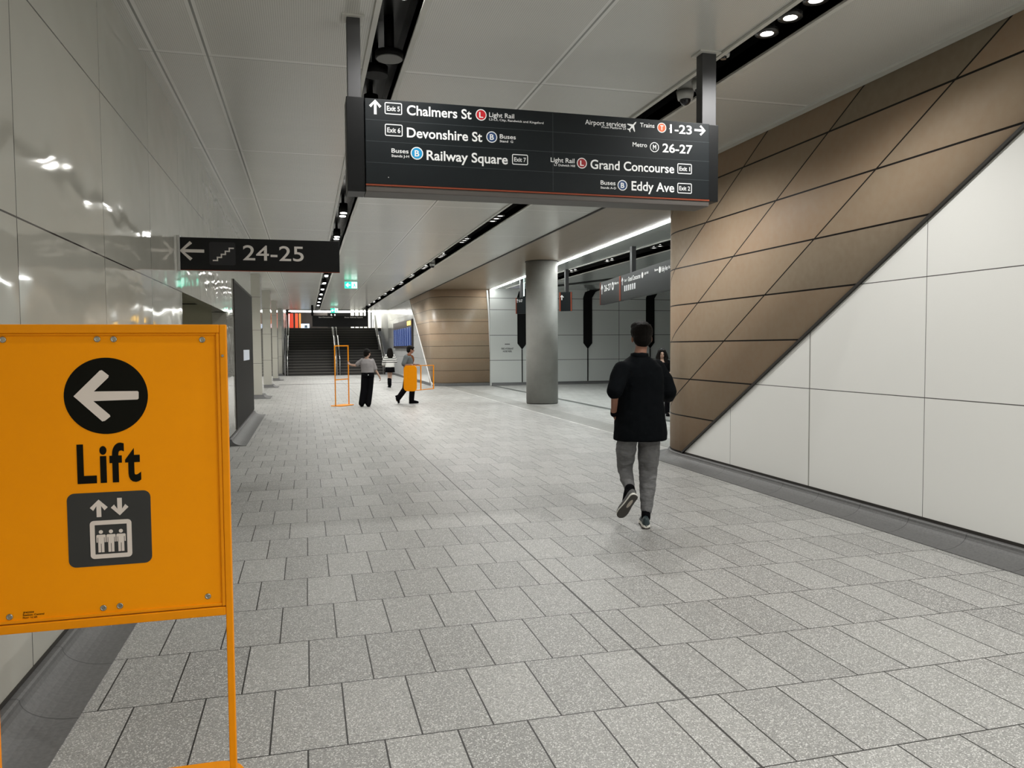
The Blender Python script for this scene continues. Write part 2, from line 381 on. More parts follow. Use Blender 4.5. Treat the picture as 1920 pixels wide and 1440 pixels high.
# far beige block
path2 = [(7.46, 31.42), (6.2, 31.42)]+arc(5.85, 31.42+.85, .85, 270, 180, 12)+[(5.0, 32.27+.4*i) for i in range(1, 17)]
ST(beige(path2, lambda x, y: .12 if y < 32.3 else min(3.99, .12+.585*(y-31.9)), 'wall_right', M_beige2))
ST(MB().prism([(5.02, 31.8, 0), (5.02, 31.8, .05), (5.02, 38.6, 4.0), (5.02, 49.2, 4.0), (5.02, 49.2, 0)], (.2, 0, 0)).build('wall_right', M_wfar))
ST(MB().prism([(4.985, 31.75, .12), (4.985, 31.9, .12), (4.985, 38.6, 4.0), (4.985, 38.45, 4.0)], (.02, 0, 0)).build('trim_10', M_white))
e = MB(); e.prism([(7.44, 31.38, .1), (7.50, 31.38, .1), (7.41, 31.38, 3.0), (7.35, 31.38, 3.97), (7.28, 31.38, 3.97), (7.35, 31.38, 3.0)], (0, .06, 0)); ST(e.build('trim_11', M_white))
# side hall back wall and end
ST(MB().box(7.4, 22, 31.3, 31.5, 0, 4.05).build('wall_back', M_wb))
ST(MB().box(22, 22.2, 9, 31.5, 0, 4.1).build('wall_side', M_wb))
ST(MB().box(-1.4, 5.2, -7.2, -7, 0, 4).build('wall_front', M_wr))
# black ribs climbing the back wall and running over the side hall ceiling
for i, x in enumerate((8.78, 11.72, 14.64)):
    r = MB(); r.prism([(x-.2, 31.3, 3.7), (x-.2, 31.3, 1.75), (x, 31.3, 1.5), (x+.2, 31.3, 1.75), (x+.2, 31.3, 3.7)], (0, -.03, 0))
    r.prism([(x-.2, 31.3, 3.7), (x+.2, 31.3, 3.7), (x+.36, 31.3, 3.95), (x+.55, 31.3, 4.02), (x+.1, 31.3, 4.02), (x-.12, 31.3, 3.93)], (0, -.04, 0))
    r.prism([(x+.1, 31.3, 4.028), (x+.55, 31.3, 4.028), (x+2.4, 25, 4.028), (x+2.0, 25, 4.028)], (0, 0, -.012))
    r.box(x-.02, x+.02, 31.275, 31.3, .1, 1.5)
    tag(r.build('wall_rib', M_black), ['black pointed rib on the side hall wall, half behind the column', 'black pointed rib on the side hall wall, between column and walking man', 'black pointed rib on the side hall wall, right behind the walking man'][i], 'wall rib', 'black ribs on the side hall wall')
# coved skirting
cove = [(0, .12), (.03, .118)]+[(.04+.21*(1-math.cos(math.radians(a))), .105*(1-math.sin(math.radians(a)))+.006) for a in range(0, 91, 10)]+[(.262, .006), (.262, 0.0), (0, 0)]
# sweep puts material to the LEFT of travel
pr = [(5.0, -7), (5.0, CY1)]+arc(5.0+R1, CY1, R1, 180, 90, 10)+[(22, CY1+R1)]
ST(MB().sweep(pr, cove, True, False).build('baseboard_right', M_curb))
ST(MB().sweep(pr, [(.006, .12), (.006, .145), (-.01, .145), (-.01, .12)], True).build('trim_12', M_gap))
plft = [(-3.2, 19.4), (-1.40, 19.4), (-1.25, 19.3), (-1.25, 13.36)]
ST(MB().sweep([(-3.2, 19.4), (-1.25, 19.4), (-1.25, 13.36)], cove, True).sweep([(-1.25, 8.74), (-1.25, -7)], cove, True).build('baseboard_left', M_curb))
ST(MB().sweep([(-1.25, 13.36), (-1.25, 19.4)][::-1], [(.005, .12), (.005, .14), (-.01, .14), (-.01, .12)], True).sweep([(-1.25, 8.74), (-1.25, -7)], [(.005, .12), (.005, .14), (-.01, .14), (-.01, .12)], True).build('trim_13', M_gap))
bb = MB()
for y in (26.1, 33.3, 40.5, 47.7): bb.sweep([(-3.2, y+1), (-1.40, y+1), (-1.40, y), (-3.2, y)], cove, True)
ST(bb.build('baseboard_left', M_curb))
bf = MB().sweep([(22, 31.3), (7.46, 31.3)][::-1], [(-d, z) for d, z in cove], True).sweep([(7.46, 31.42), (5.85, 31.42)]+arc(5.85, 32.27, .85, 270, 180, 8)+[(5.0, 47)], [(-d, z) for d, z in cove], True)
ST(bf.build('baseboard_back', M_curb))
# floor threshold line far away
ST(MB().box(-1.2, 5, 35.6, 35.75, 0, .004).build('trim_14', M_gap))
# big black door in left wall
d = MB().box(-1.262, -1.235, 14.75, 19.45, .145, 2.81); dd = ST(d.build('door_1', M_door))
MB().box(-1.237, -1.232, 16.55, 18.2, 1.36, 1.58).build('notice_sheet', mat('paper_blue_white', (.72, .78, .88), .5), dd)
MB().box(-1.256, -1.230, 14.70, 14.75, .145, 2.86).box(-1.256, -1.23, 14.75, 19.45, 2.81, 2.85).build('door_frame', M_gap, dd)
# dark slab on the recess jamb, paints in the reflection of a door
ST(MB().box(-1.46, -1.38, 13.30, 13.355, .2, 1.95).build('door_reflection', M_chan2))

# ------------------------------------------------------------------ column
c0 = empty('column', (6.45, 20.9, 0), 'round grey concrete column under the beige soffit', 'column')
MB().cyl((6.45, 20.9, .02), (6.45, 20.9, 4.0), .45, n=64).build('shaft', M_conc, c0)
MB().cyl((6.45, 20.9, 0), (6.45, 20.9, .03), .44, n=64).build('base_ring', M_gap, c0)
MB().cyl((6.45, 20.9, 3.985), (6.45, 20.9, 3.999), .47, n=64).build('top_ring', M_gap, c0)
# ------------------------------------------------------------------ strip lights at the soffit edge
segs = [(13.0, 16.05), (16.12, 19.1), (19.17, 21.6), (21.7, 24.6), (24.67, 27.9), (27.97, 31.2)]
segs = [(10.9, 13.0)] + segs
for i, (a, b) in enumerate(segs):
    xa, xb = soff_x(a)+.03, soff_x(b)+.03
    t = empty('strip_light', ((xa+xb)/2, (a+b)/2, 3.99), 'white linear light along the beige soffit edge, %s segment from the near corner' % ordn[i], 'strip light', 'linear lights along the soffit edge')
    MB().prism([(xa, a, 3.985), (xb, b, 3.985), (xb+.07, b, 3.985), (xa+.07, a, 3.985)], (0, 0, .02)).build('diffuser', M_strip, t)
    MB().prism([(xa-.02, a, 4.006), (xb-.02, b, 4.006), (xb+.09, b, 4.006), (xa+.09, a, 4.006)], (0, 0, .018)).build('housing', M_lip, t)
# ------------------------------------------------------------------ downlights
def ring_mb(x, y, z, r0, r1, h):
    m = MB(); n = 24
    def rg(r, zz): return [(x+r*math.cos(2*math.pi*k/n), y+r*math.sin(2*math.pi*k/n), zz) for k in range(n)]
    m.loft([rg(r0, z), rg(r1, z), rg(r1, z+h), rg(r0, z+h), rg(r0, z)], False); return m
side = {0: 'left', 1: 'right'}
proto = {}
P0 = empty('downlight', (3.51, 2.0, 4.1)); ring_mb(3.51, 2.0, 4.02, .052, .09, .03).build('bezel', mat('bezel_black', (.03, .03, .03), .25), P0)
MB().cyl((3.51, 2.0, 4.045), (3.51, 2.0, 4.055), .055, n=24).build('lens', M_lamp, P0)
MB().cyl((3.51, 2.0, 4.055), (3.51, 2.0, 4.21), .06, n=24).build('can', M_black, P0)
P1 = empty('cylinder_spotlight', (.68, 2.0, 4.29)); MB().cyl((.68, 2, 4.02), (.68, 2, 4.19), .072, n=24).build('housing', M_black, P1)
MB().cyl((.68, 2, 4.19), (.68, 2, 4.30), .02, n=12).build('stem', M_black, P1)
MB().cyl((.68, 2, 4.012), (.68, 2, 4.021), .055, n=24).build('lens', M_lamp, P1)
used = [False, False]
pos3 = ['nearest', 'middle', 'farthest']
vis = [y for y in CL if y > 4]
for k, y in enumerate(vis):
    for j in range(3):
        yy = y+(j-1)*.3
        o = P0 if not used[0] else copy_tree(P0); used[0] = True; o.location = (3.51, yy, 4.1)
        tag(o, '%s downlight of the %s cluster of three in the right black ceiling channel' % (pos3[j], ordn[k]), 'downlight', 'downlights in the right ceiling channel')
    for j in range(2):
        yy = y+(.32 if j else -.02)
        o = P1 if not used[1] else copy_tree(P1); used[1] = True; o.location = (.69, yy, 4.29)
        tag(o, '%s cylinder spotlight of the %s pair in the left ceiling channel' % (['nearer', 'farther'][j], ordn[k]), 'spotlight', 'cylinder spotlights in the left ceiling channel')
for k, y in enumerate((14.4, 17.5, 20.6, 23.7, 26.8)):
    for j in (0, 1):
        o = copy_tree(P0); o.location = (8.45, y+j*.35, 4.13)
        tag(o, '%s downlight of the %s pair in the side hall ceiling channel' % (['nearer', 'farther'][j], ordn[k]), 'downlight', 'downlights in the side hall channel')
# pendant sensor and speaker in the left channel
t = empty('ceiling_speaker', (.70, 6.45, 4.3), 'black pendant speaker with grey disc face above the hanging sign', 'speaker')
MB().cyl((.70, 6.45, 3.96), (.70, 6.45, 4.01), .115, n=32).build('rim', M_black, t)
MB().cyl((.70, 6.45, 3.952), (.70, 6.45, 3.961), .105, n=32).build('grille', mat('grille_grey', (.16, .16, .155), .5), t)
MB().cyl((.70, 6.45, 4.01), (.70, 6.45, 4.3), .04, n=20).build('stem', M_black, t)
t = empty('ceiling_canopy', (.64, 7.05, 4.3), 'black round fitting just behind the pendant speaker', 'ceiling fitting')
MB().cyl((.64, 7.05, 4.02), (.64, 7.05, 4.10), .11, n=32).build('cover', M_black, t)
MB().cyl((.64, 7.05, 4.1), (.64, 7.05, 4.3), .03, n=16).build('stem', M_black, t)
# dome cameras and detector in the right channel
M_cam = mat('camera_white', (.55, .55, .53), .4)
M_dome = mat('camera_dome', (.015, .015, .018), .08)
def dome(x, y, r, label, z=4.22):
    t = empty('dome_camera', (x, y, z), label, 'security camera')
    MB().cyl((x, y, z-.22), (x, y, z), r*.9, r*.75, n=24).build('mount', M_cam, t)
    MB().cyl((x, y, z-.30), (x, y, z-.22), r*.8, r, n=24).build('shroud', M_cam, t)
    MB().ball((x, y, z-.30), r*.62).build('dome', M_dome, t)
dome(3.50, 6.72, .085, 'white dome camera in the channel, left of the sign pole')
dome(3.50, 6.42, .085, 'white dome camera in the channel, partly behind the sign pole')
dome(3.51, 21.9, .09, 'small white dome camera far down the right channel')
t = empty('smoke_detector', (3.44, 5.93, 4.22), 'small white detector in the channel, right of the sign pole', 'detector')
MB().cyl((3.44, 5.93, 4.06), (3.44, 5.93, 4.22), .02, n=16).build('stem', M_cam, t)
MB().cyl((3.44, 5.93, 4.03), (3.44, 5.93, 4.06), .05, .055, n=24).build('body', M_cam, t)
MB().cyl((3.44, 5.93, 4.01), (3.44, 5.93, 4.03), .025, .03, n=16).build('sensor', M_dome, t)

# ------------------------------------------------------------------ lettering
def glyphs(s, bold=0.0):
    cu = bpy.data.curves.new('t', 'FONT'); cu.body = s; cu.size = 1; cu.extrude = 0; cu.offset = bold; cu.resolution_u = 4
    o = bpy.data.objects.new('t', cu); COL.objects.link(o)
    dg_ = bpy.context.evaluated_depsgraph_get(); me = bpy.data.meshes.new_from_object(o.evaluated_get(dg_))
    vs_ = [v.co.copy() for v in me.vertices]; fs = [list(p.vertices) for p in me.polygons]
    bpy.data.objects.remove(o); bpy.data.meshes.remove(me); bpy.data.curves.remove(cu)
    return vs_, fs
CAP = .729
def text(s, org, ux, uz, x0, x1, z0, cap, m, parent, bold=.012, name='lettering', th=.001):
    """s set on the plane org + ux*a + uz*b: from a=x0 to a=x1, baseline b=z0, capital height cap."""
    vs_, fs = glyphs(s, bold)
    if not vs_: return
    a0 = min(v.x for v in vs_); a1 = max(v.x for v in vs_); k = (x1-x0)/(a1-a0); kz = cap/.70
    nrm = Vector(ux).cross(Vector(uz))
    b = MB(); P = [Vector(org)+Vector(ux)*(x0+(v.x-a0)*k)+Vector(uz)*(z0+v.y*kz)+nrm*th for v in vs_]
    b.add(P, fs); return b.build(name, m, parent)
class Plate:
    """drawing surface: a=ux, b=uz, normal towards the reader"""
    def __init__(s, org, ux, uz, parent, fit=None): s.o, s.ux, s.uz, s.p, s.fit = Vector(org), Vector(ux), Vector(uz), parent, fit; s.n = s.ux.cross(s.uz)
    def pt(s, a, b, h=.001): return s.o+s.ux*a+s.uz*b+s.n*h
    def T(s, st, x0, x1, z0, cap, m=None, bold=.012, name='lettering', h=.0015, parent=None): return text(st, s.o, s.ux, s.uz, x0, x1, z0, cap, m or M_white, parent or s.p, bold, name, h)
    def poly(s, pts, m, name, h=.001, parent=None):
        return MB().prism([s.pt(a, b, h) for a, b in pts], -s.n*.0008).build(name, m, parent or s.p)
    def disc(s, a, b, r, m, name, h=.001, parent=None, n=40):
        return s.poly([(a+r*math.cos(2*math.pi*k/n), b+r*math.sin(2*math.pi*k/n)) for k in range(n)], m, name, h, parent)
    def rr(s, x0, x1, z0, z1, r, n=6):
        out = []
        for cx, cz, a0 in ((x1-r, z1-r, 0), (x0+r, z1-r, 90), (x0+r, z0+r, 180), (x1-r, z0+r, 270)):
            out += [(cx+r*math.cos(math.radians(a0+90*i/n)), cz+r*math.sin(math.radians(a0+90*i/n))) for i in range(n+1)]
        return out
    def frame(s, x0, x1, z0, z1, r, w, m, name, h=.001, parent=None):
        A = s.rr(x0, x1, z0, z1, r); B = s.rr(x0+w, x1-w, z0+w, z1-w, max(r-w, .0005)); n = len(A)
        v = [s.pt(a, b, h) for a, b in A]+[s.pt(a, b, h) for a, b in B]
        return MB().add(v, [(i, (i+1) % n, n+(i+1) % n, n+i) for i in range(n)]).build(name, m, parent or s.p)
    def arrow(s, a, b, L, w, ang, m, name='arrow', h=.0012, head=.5, parent=None):
        c, sn = math.cos(ang), math.sin(ang); q = w/math.sqrt(2)
        hd = L*head
        P = [(L/2, 0), (L/2-hd, hd), (L/2-hd-q, hd-q), (L/2-q*2-w*.12, w/2), (-L/2, w/2), (-L/2, -w/2), (L/2-q*2-w*.12, -w/2), (L/2-hd-q, -hd+q), (L/2-hd, -hd)]
        return s.poly([(a+x*c-y*sn, b+x*sn+y*c) for x, y in P], m, name, h, parent)
    def badge(s, a, b, r, letter, m, rim=None):
        d_ = s.disc(a, b, r, rim or M_white, 'badge', .001); 
        s.disc(a, b, r*.84, m, 'badge_field', .0016, d_)
        s.T(letter, a-r*.36, a+r*.38, b-r*.48, r*.96, M_white, .02, 'badge_letter', .0022, d_); return d_
M_red = mat('badge_red', (.55, .01, .02), .5); M_dred = mat('badge_maroon', (.30, .01, .015), .5); M_blue = mat('badge_navy', (.012, .05, .16), .5)
M_cyan = mat('badge_cyan', (.0, .30, .62), .5); M_tor = mat('badge_orange', (.75, .11, .015), .5)
# ------------------------------------------------------------------ main hanging sign
SY = 5.72
hs = empty('hanging_sign', (1.82, 5.8, 4.0), 'large black directional sign with Chalmers St and Railway Square, on two poles', 'sign')
MB().box(.44, 3.197, SY, SY+.14, 2.79, 3.40).build('sign_panel', M_sign, hs, bevel=.004)
MB().box(.31, .438, SY+.02, SY+.24, 2.735, 3.41).build('end_box', M_signside, hs, bevel=.004)
MB().box(3.199, 3.29, SY+.02, SY+.24, 2.78, 3.40).build('end_box', M_signside, hs, bevel=.004)
MB().box(.44, 3.197, SY+.002, SY+.24, 2.735, 2.778).build('light_tray', M_under, hs, bevel=.004)
MB().box(.44, 3.197, SY-.003, SY+.01, 2.778, 2.789).build('orange_edge', M_orangeline, hs)
MB().box(.325, .42, 5.78, 5.88, 3.40, 4.0).build('pole', M_pole, hs, bevel=.003)
MB().box(3.163, 3.29, 5.78, 5.88, 3.40, 4.0).build('pole', M_pole, hs, bevel=.003)
MB().box(.29, .45, 5.75, 5.91, 3.985, 3.999).build('ceiling_plate', M_lip, hs)
MB().box(3.13, 3.32, 5.75, 5.91, 3.985, 3.999).build('ceiling_plate', M_lip, hs)
pa = Plate((0, SY, 0), (1, 0, 0), (0, 0, 1), hs)
g = mat('panel_seam', (.04, .05, .055), .4)
for z in (3.2475, 3.095, 2.9425): pa.poly([(.442, z), (3.195, z), (3.195, z+.003), (.442, z+.003)], g, 'panel_joint', .0008)
pa.poly([(1.86, 2.8), (1.863, 2.8), (1.863, 3.39), (1.86, 3.39)], g, 'panel_joint', .0009)
def SP(px, py): p = W(px, py, Y=SY); return p.x, p.z
def ST_(s, pl_, pr_, yb, cap, bold=.012, m=None):
    """text by its ends on the sign face: left/right pixel columns, baseline at the left end, capital height in pixels"""
    x0, z0 = SP(pl_, yb); x1, _ = SP(pr_, yb); _, zt = SP(pl_, yb-cap)
    return pa.T(s, x0, x1, z0, zt-z0, m, bold)
ZT = lambda s, e: 'unused'
ST_('Chalmers St', 763, 884, 215, 18, .018)
ST_('Devonshire St', 763, 904, 257, 18, .018)
ST_('Railway Square', 800, 952, 299.5, 18, .018)
ST_('Grand Concourse', 1107, 1264, 316, 17, .016)
ST_('Eddy Ave', 1184, 1264, 356.5, 17, .016)
ST_('1-23', 1256, 1297, 249, 16, .018)
ST_('26-27', 1242, 1298, 285, 16, .018)
ST_('Light Rail', 917, 964, 219, 8.5, .01); ST_('L2-L3, City, Randwick and Kingsford', 917, 1019, 225.5, 4, .012)
ST_('Buses', 937, 967, 259.5, 8, .01); ST_('Stand  G', 937, 962, 266.5, 4.2, .012)
ST_('Buses', 734, 766, 286, 8, .012); ST_('Stands J-H', 734, 767, 294, 4.5, .016)
ST_('Airport services', 1097, 1173.5, 233, 9, .01); ST_('From Platform 23', 1128, 1173.5, 240, 4, .014)
ST_('Trains', 1200, 1227, 238, 8, .01); ST_('Metro', 1186, 1213, 274.5, 8, .01)
ST_('Light Rail', 1032.5, 1077, 303.5, 8.5, .01); ST_('L1 Dulwich Hill', 1039, 1078, 311, 4, .014)
ST_('Buses', 1126, 1154, 346, 8, .01); ST_('Stands A-D', 1126, 1155, 353.5, 4, .014)
def exitbox(px0, px1, py0, py1, s):
    x0, z1 = SP(px0, py0); x1, z0 = SP(px1, py1); zb = SP(px0, py1)[1]
    z1 = (SP(px0, py0)[1]+SP(px1, py0+1.0)[1])/2; hh = z1-z0
    f_ = pa.frame(x0, x1, z0, z1, .012, .0065, M_white, 'exit_frame')
    w_ = x1-x0; pa.T(s, x0+w_*.13, x1-w_*.13, z0+hh*.30, hh*.40, M_white, .016)
exitbox(721, 754, 192, 216, 'Exit 5'); exitbox(721.5, 755, 232.5, 256.5, 'Exit 6'); exitbox(960, 990, 289, 310, 'Exit 7')
exitbox(1270, 1297, 306.5, 327, 'Exit 1'); exitbox(1270, 1297, 343, 363.5, 'Exit 2')
def bd(px, py, r, L_, m):
    x, z = SP(px, py); pa.badge(x, z, r, L_, m)
bd(902, 215.5, .042, 'L', M_red); bd(922, 257, .042, 'B', M_blue); bd(781.7, 287.5, .046, 'B', M_cyan)
bd(1240.7, 239.5, .039, 'T', M_tor); bd(1227, 276, .039, 'M', M_sign); bd(1091, 306, .041, 'L', M_dred); bd(1167, 347.5, .041, 'B', M_blue)
x, z = SP(703.5, 200.5); pa.arrow(x, z, .105, .019, math.pi/2, M_white, head=.42)
x, z = SP(1312.5, 244.5); pa.arrow(x, z, .10, .017, 0, M_white, head=.42)
x, z = SP(1185.5, 237)
plane_pts = [(.5, 0), (.42, .05), (.15, .06), (-.12, .42), (-.2, .42), (-.07, .06), (-.32, .05), (-.42, .17), (-.48, .17), (-.42, 0)]
plane_pts = plane_pts+[(a, -b) for a, b in plane_pts[::-1][1:-1]]
ca, sa = math.cos(math.radians(48)), math.sin(math.radians(48))
pa.poly([(x+.1*(a*ca-b*sa), z+.1*(a*sa+b*ca)) for a, b in plane_pts], M_white, 'aeroplane_symbol')
a_ = SP(1257.2, 237.5); pa.poly([(a_[0]-.011, a_[1]-.014), (a_[0]-.011, a_[1]-.022), (a_[0]+.003, a_[1]-.012), (a_[0]+.003, a_[1]-.001)], M_white, 'numeral_flag')
pa.disc(SP(728.5, 332.5)[0], SP(728.5, 332.5)[1], .003, M_white, 'screw_head')

# ------------------------------------------------------------------ projecting sign 24-25
s2 = empty('projecting_sign', (-1.23, 8.53, 2.41), 'black sign reading 24-25 with stairs symbol, projecting from the left wall', 'sign')
MB().box(-1.222, .362, 8.5, 8.56, 2.412, 2.742).build('sign_panel', M_signside, s2, bevel=.004)
MB().box(-1.25, -1.222, 8.49, 8.57, 2.40, 2.76).build('wall_bracket', M_steel, s2, bevel=.003)
MB().box(-1.222, .362, 8.498, 8.51, 2.406, 2.412).build('orange_edge', M_orangeline, s2)
pb = Plate((0, 8.5, 0), (1, 0, 0), (0, 0, 1), s2)
pb.arrow(-1.11, 2.604, .235, .032, math.pi, M_pale, head=.42)
pb.poly(pb.rr(-.945, -.69, 2.465, 2.70, .02), mat('symbol_tile', (.03, .03, .032), .5, spec=.2), 'symbol_tile', .0008)
st = [(-.915, 2.505)]; n_ = 6; dx_, dz_ = .20/n_, .155/n_
up = []; dn = []
xx, zz = -.915, 2.50
for i in range(n_-1):
    up += [(xx, zz+.018), (xx+dx_+.008, zz+.018)]; dn += [(xx+.008 if i else xx, zz), (xx+dx_+.026, zz)]
    xx += dx_; zz += dz_
pts_u = []; x_, z_ = -.915, 2.518
sb = MB()
x_, z_ = -.912, 2.505
for i in range(5):
    sb.box(x_, x_+.052, 8.4975, 8.4988, z_, z_+.013); sb.box(x_+.039, x_+.052, 8.4975, 8.4988, z_+.013, z_+.032 if i < 4 else z_+.0131)
    x_ += .039; z_ += .032
sb.build('stairs_symbol', M_pale, s2)
pb.T('24-25', -.617, -.008, 2.522, .155, M_pale, .006)

# ------------------------------------------------------------------ orange stands
def rrect(cx, cy, w, d_, r, n=8):
    out = []
    for sx, sy, a0 in ((1, 1, 0), (-1, 1, 90), (-1, -1, 180), (1, -1, 270)):
        out += [(cx+sx*(w/2-r)+r*math.cos(math.radians(a0+90*i/n)), cy+sy*(d_/2-r)+r*math.sin(math.radians(a0+90*i/n))) for i in range(n+1)]
    return out
def stand(name, label, loc, axis, up_, base_d=.40, base_off=0, wd_=.72, hgt=1.68, group=None, bottom=.72):
    """axis: unit vector along the frame, up_: unit vector from base to top"""
    t = empty(name, loc, label, 'sign stand', group)
    ax, u = Vector(axis).normalized(), Vector(up_).normalized(); dpt = ax.cross(u); L0 = Vector(loc)
    P = lambda a, d_, z: L0+ax*a+dpt*d_+u*z
    hw = wd_/2; tb = .022
    for s_ in (-1, 1): MB().obox(P(s_*(hw-tb/2), 0, hgt/2+.005), ax*tb/2, dpt*.014, u*(hgt/2-.005)).build('post', M_or, t, bevel=.003)
    MB().obox(P(0, 0, hgt-.014), ax*(hw-tb), dpt*.014, u*.014).build('top_rail', M_or, t, bevel=.003)
    MB().obox(P(0, 0, bottom+.013), ax*(hw-tb), dpt*.014, u*.014).build('lower_rail', M_or, t, bevel=.003)
    b = MB(); pts = [P(a, q+base_off, 0) for a, q in rrect(0, 0, wd_, base_d, .11)]
    b.prism(pts, u*.018); b.build('base_plate', M_or, t, bevel=.004)
    return t, P, ax, u
t1, P, ax, u = stand('sign_stand', 'orange sign stand with Lift lettering and left arrow, in the left foreground', (-.612, 2.69, 0), (1, 0, 0), (0, 0, 1), .62, -.09)
MB().box(-.948, -.276, 2.685, 2.700, .75, 1.652).build('sign_panel', M_orp, t1)
fr = MB(); fr.box(-.285, -.2745, 2.678, 2.70, .75, 1.652); fr.box(-.9505, -.94, 2.678, 2.70, .75, 1.652); fr.box(-.94, -.285, 2.68, 2.70, .75, .760); fr.box(-.94, -.285, 2.68, 2.70, 1.645, 1.652)
fr.build('panel_frame', M_or, t1, bevel=.002)
pc = Plate((0, 2.685, 0), (1, 0, 0), (0, 0, 1), t1)
M_ink = mat('black_ink', (.005, .005, .003), .6, spec=.1); M_tileg = mat('pictogram_grey', (.045, .045, .043), .6, spec=.15); M_cream = mat('arrow_cream', (.72, .64, .58), .6)
dsc = pc.disc(-.6145, 1.4545, .121, M_ink, 'arrow_disc', .001, None, 64)
# fat arrow with rounded look
A = lambda px, py: (lambda p: (p.x, p.z))(W(px, py, Y=2.684))
pc.poly([A(138, 743), A(187, 695), A(191, 694), A(204, 704), A(203, 708), A(176, 734), A(258, 733), A(260, 735), A(260, 747), A(258, 749), A(175, 752), A(206, 778), A(207, 781), A(197, 789), A(192, 790)], M_cream, 'arrow', .0024, dsc)
for ch, c0, c1, y_ in (('L', 145.5, 182, 900), ('i', 188, 201.5, 898), ('f', 206.5, 234, 896.5), ('t', 235.5, 265, 894.5)):
    a = A(c0, y_); b = A(c1, y_); pc.T(ch, a[0], b[0], 1.183, .118, M_ink, .03)
tl = pc.poly(pc.rr(-.737, -.495, .912, 1.148, .022), M_tileg, 'pictogram_tile', .001)
pc.frame(-.674, -.553, .936, 1.058, .012, .014, M_cream, 'lift_frame', .002, tl)
pc.arrow(-.6465, 1.0975, .056, .0135, math.pi/2, M_cream, 'arrow', .002, .46, tl)
pc.arrow(-.5860, 1.0995, .056, .0135, -math.pi/2, M_cream, 'arrow', .002, .46, tl)
for a in (-.6425, -.6135, -.5845):
    q = MB(); 
    def bx(x0, x1, z0, z1): q.box(a+x0, a+x1, 2.6822, 2.6830, z0, z1)
    q.cyl((a, 2.6830, 1.0215), (a, 2.6822, 1.0215), .0060, n=20)
    q.prism([(a+u_, 2.6822, v_) for u_, v_ in ((-.0135, 1.010), (-.0115, 1.0125), (.0115, 1.0125), (.0135, 1.010), (.0135, .988), (.0102, .988), (.0102, 1.004), (.0086, 1.004), (.0086, .956), (.0009, .956), (.0009, .984), (-.0009, .984), (-.0009, .956), (-.0086, .956), (-.0086, 1.004), (-.0102, 1.004), (-.0102, .988), (-.0135, .988))], (0, .0008, 0))
    q.build('passenger_symbol', M_cream, tl)
M_riv = mat('rivet_steel', (.42, .40, .34), .25, metal=1)
for (px, py) in ((5, 637), (182, 636), (213, 636), (379, 637), (194, 1140), (225, 1136), (18, 1157), (390, 1118)):
    p = W(px, py, Y=2.685); rv = ring_mb(0, 0, 0, .004, .0092, .0001); b = MB(); n = 20
    for r_, y_ in ((.0095, 0), (.0095, -.002), (.0045, -.003)): pass
    b.loft([[(p.x+r_*math.cos(2*math.pi*k/n), 2.685+y_, p.z+r_*math.sin(2*math.pi*k/n)) for k in range(n)] for r_, y_ in ((.0100, 0), (.0092, -.002), (.0068, -.0026), (.0055, -.0008))], True)
    b.build('rivet', M_riv, t1)
p = W(417, 667, Y=2.67); MB().cyl((p.x, 2.676, p.z), (p.x, 2.672, p.z), .004, n=16).build('rivet', M_riv, t1)
for i, s_ in enumerate(('JP42504', 'Station: Central', 'Floor: 1st left')):
    a = A(43, 1150.5+i*4.8); b = A((64, 83, 70)[i], 1150); pc.T(s_, a[0], b[0], a[1], .0055, M_ink, .02)
# the far stand held upright, and the carried one
B2 = W(642, 760.5, Z=0)
t2, _, _, _ = stand('sign_stand', 'empty orange sign frame standing upright, held by the person in the grey top', (B2.x, B2.y, 0), (math.cos(math.radians(55)), math.sin(math.radians(55)), 0), (0, 0, 1), .40, 0, .70)
# carried: the base plate faces the camera, frame runs off to the right and away
Y4 = 22.2
bp = W(769, 709.5, Y=21.45)
dirv = Vector((.53, .848, -.015)).normalized(); axv = Vector((0.02, .02, 1)); axv = (axv-dirv*axv.dot(dirv)).normalized()
t3, _, _, _ = stand('sign_stand', 'empty orange sign frame carried sideways by the walking worker, base plate outward', bp, axv, dirv, .40, 0, .72)

# ------------------------------------------------------------------ side hall signs
def hallsign(name, label, a, b, z0, z1, fn, pole=None, th=.12, m=M_sign):
    a, b = Vector((*a, 0)), Vector((*b, 0)); ux = (b-a).normalized(); n = ux.cross(Vector((0, 0, 1)))
    t = empty(name, (a+b)/2+Vector((0, 0, z0)), label, 'sign')
    MB().obox((a+b)/2-n*th/2+Vector((0, 0, (z0+z1)/2)), ux*(b-a).length/2, n*th/2, Vector((0, 0, (z1-z0)/2))).build('sign_panel', m, t, bevel=.004)
    for q in (a, b): MB().obox(q+n*.002+Vector((0, 0, (z0+z1)/2)), ux*.02, n*.006, Vector((0, 0, (z1-z0)/2))).build('orange_edge', M_orangeline, t)
    if pole is not None:
        q = a+ux*pole-n*th/2; MB().box(q.x-.055, q.x+.055, q.y-.055, q.y+.055, z1, 4.03).build('pole', M_pole, t)
    fn(Plate(a, ux, Vector((0, 0, 1)), t), (b-a).length); return t
E1, E2 = Vector((8.06, 20.5)), Vector((7.30, 14.4))
sp = E1+(E2-E1)*.33
def f1(p, L):
    p.arrow(.2, 3.2, .28, .05, math.pi/2, M_white, h=.004, head=.42); p.T('26-27', .45, 1.15, 3.12, .17, M_white, .02, h=.004); p.disc(1.33, 3.2, .11, M_white, 'badge', .003); p.T('M', 1.27, 1.39, 3.15, .1, M_sign, .02, 'badge_letter', .005); p.T('Metro', 1.5, 1.9, 3.22, .07, M_white, .015, h=.004)
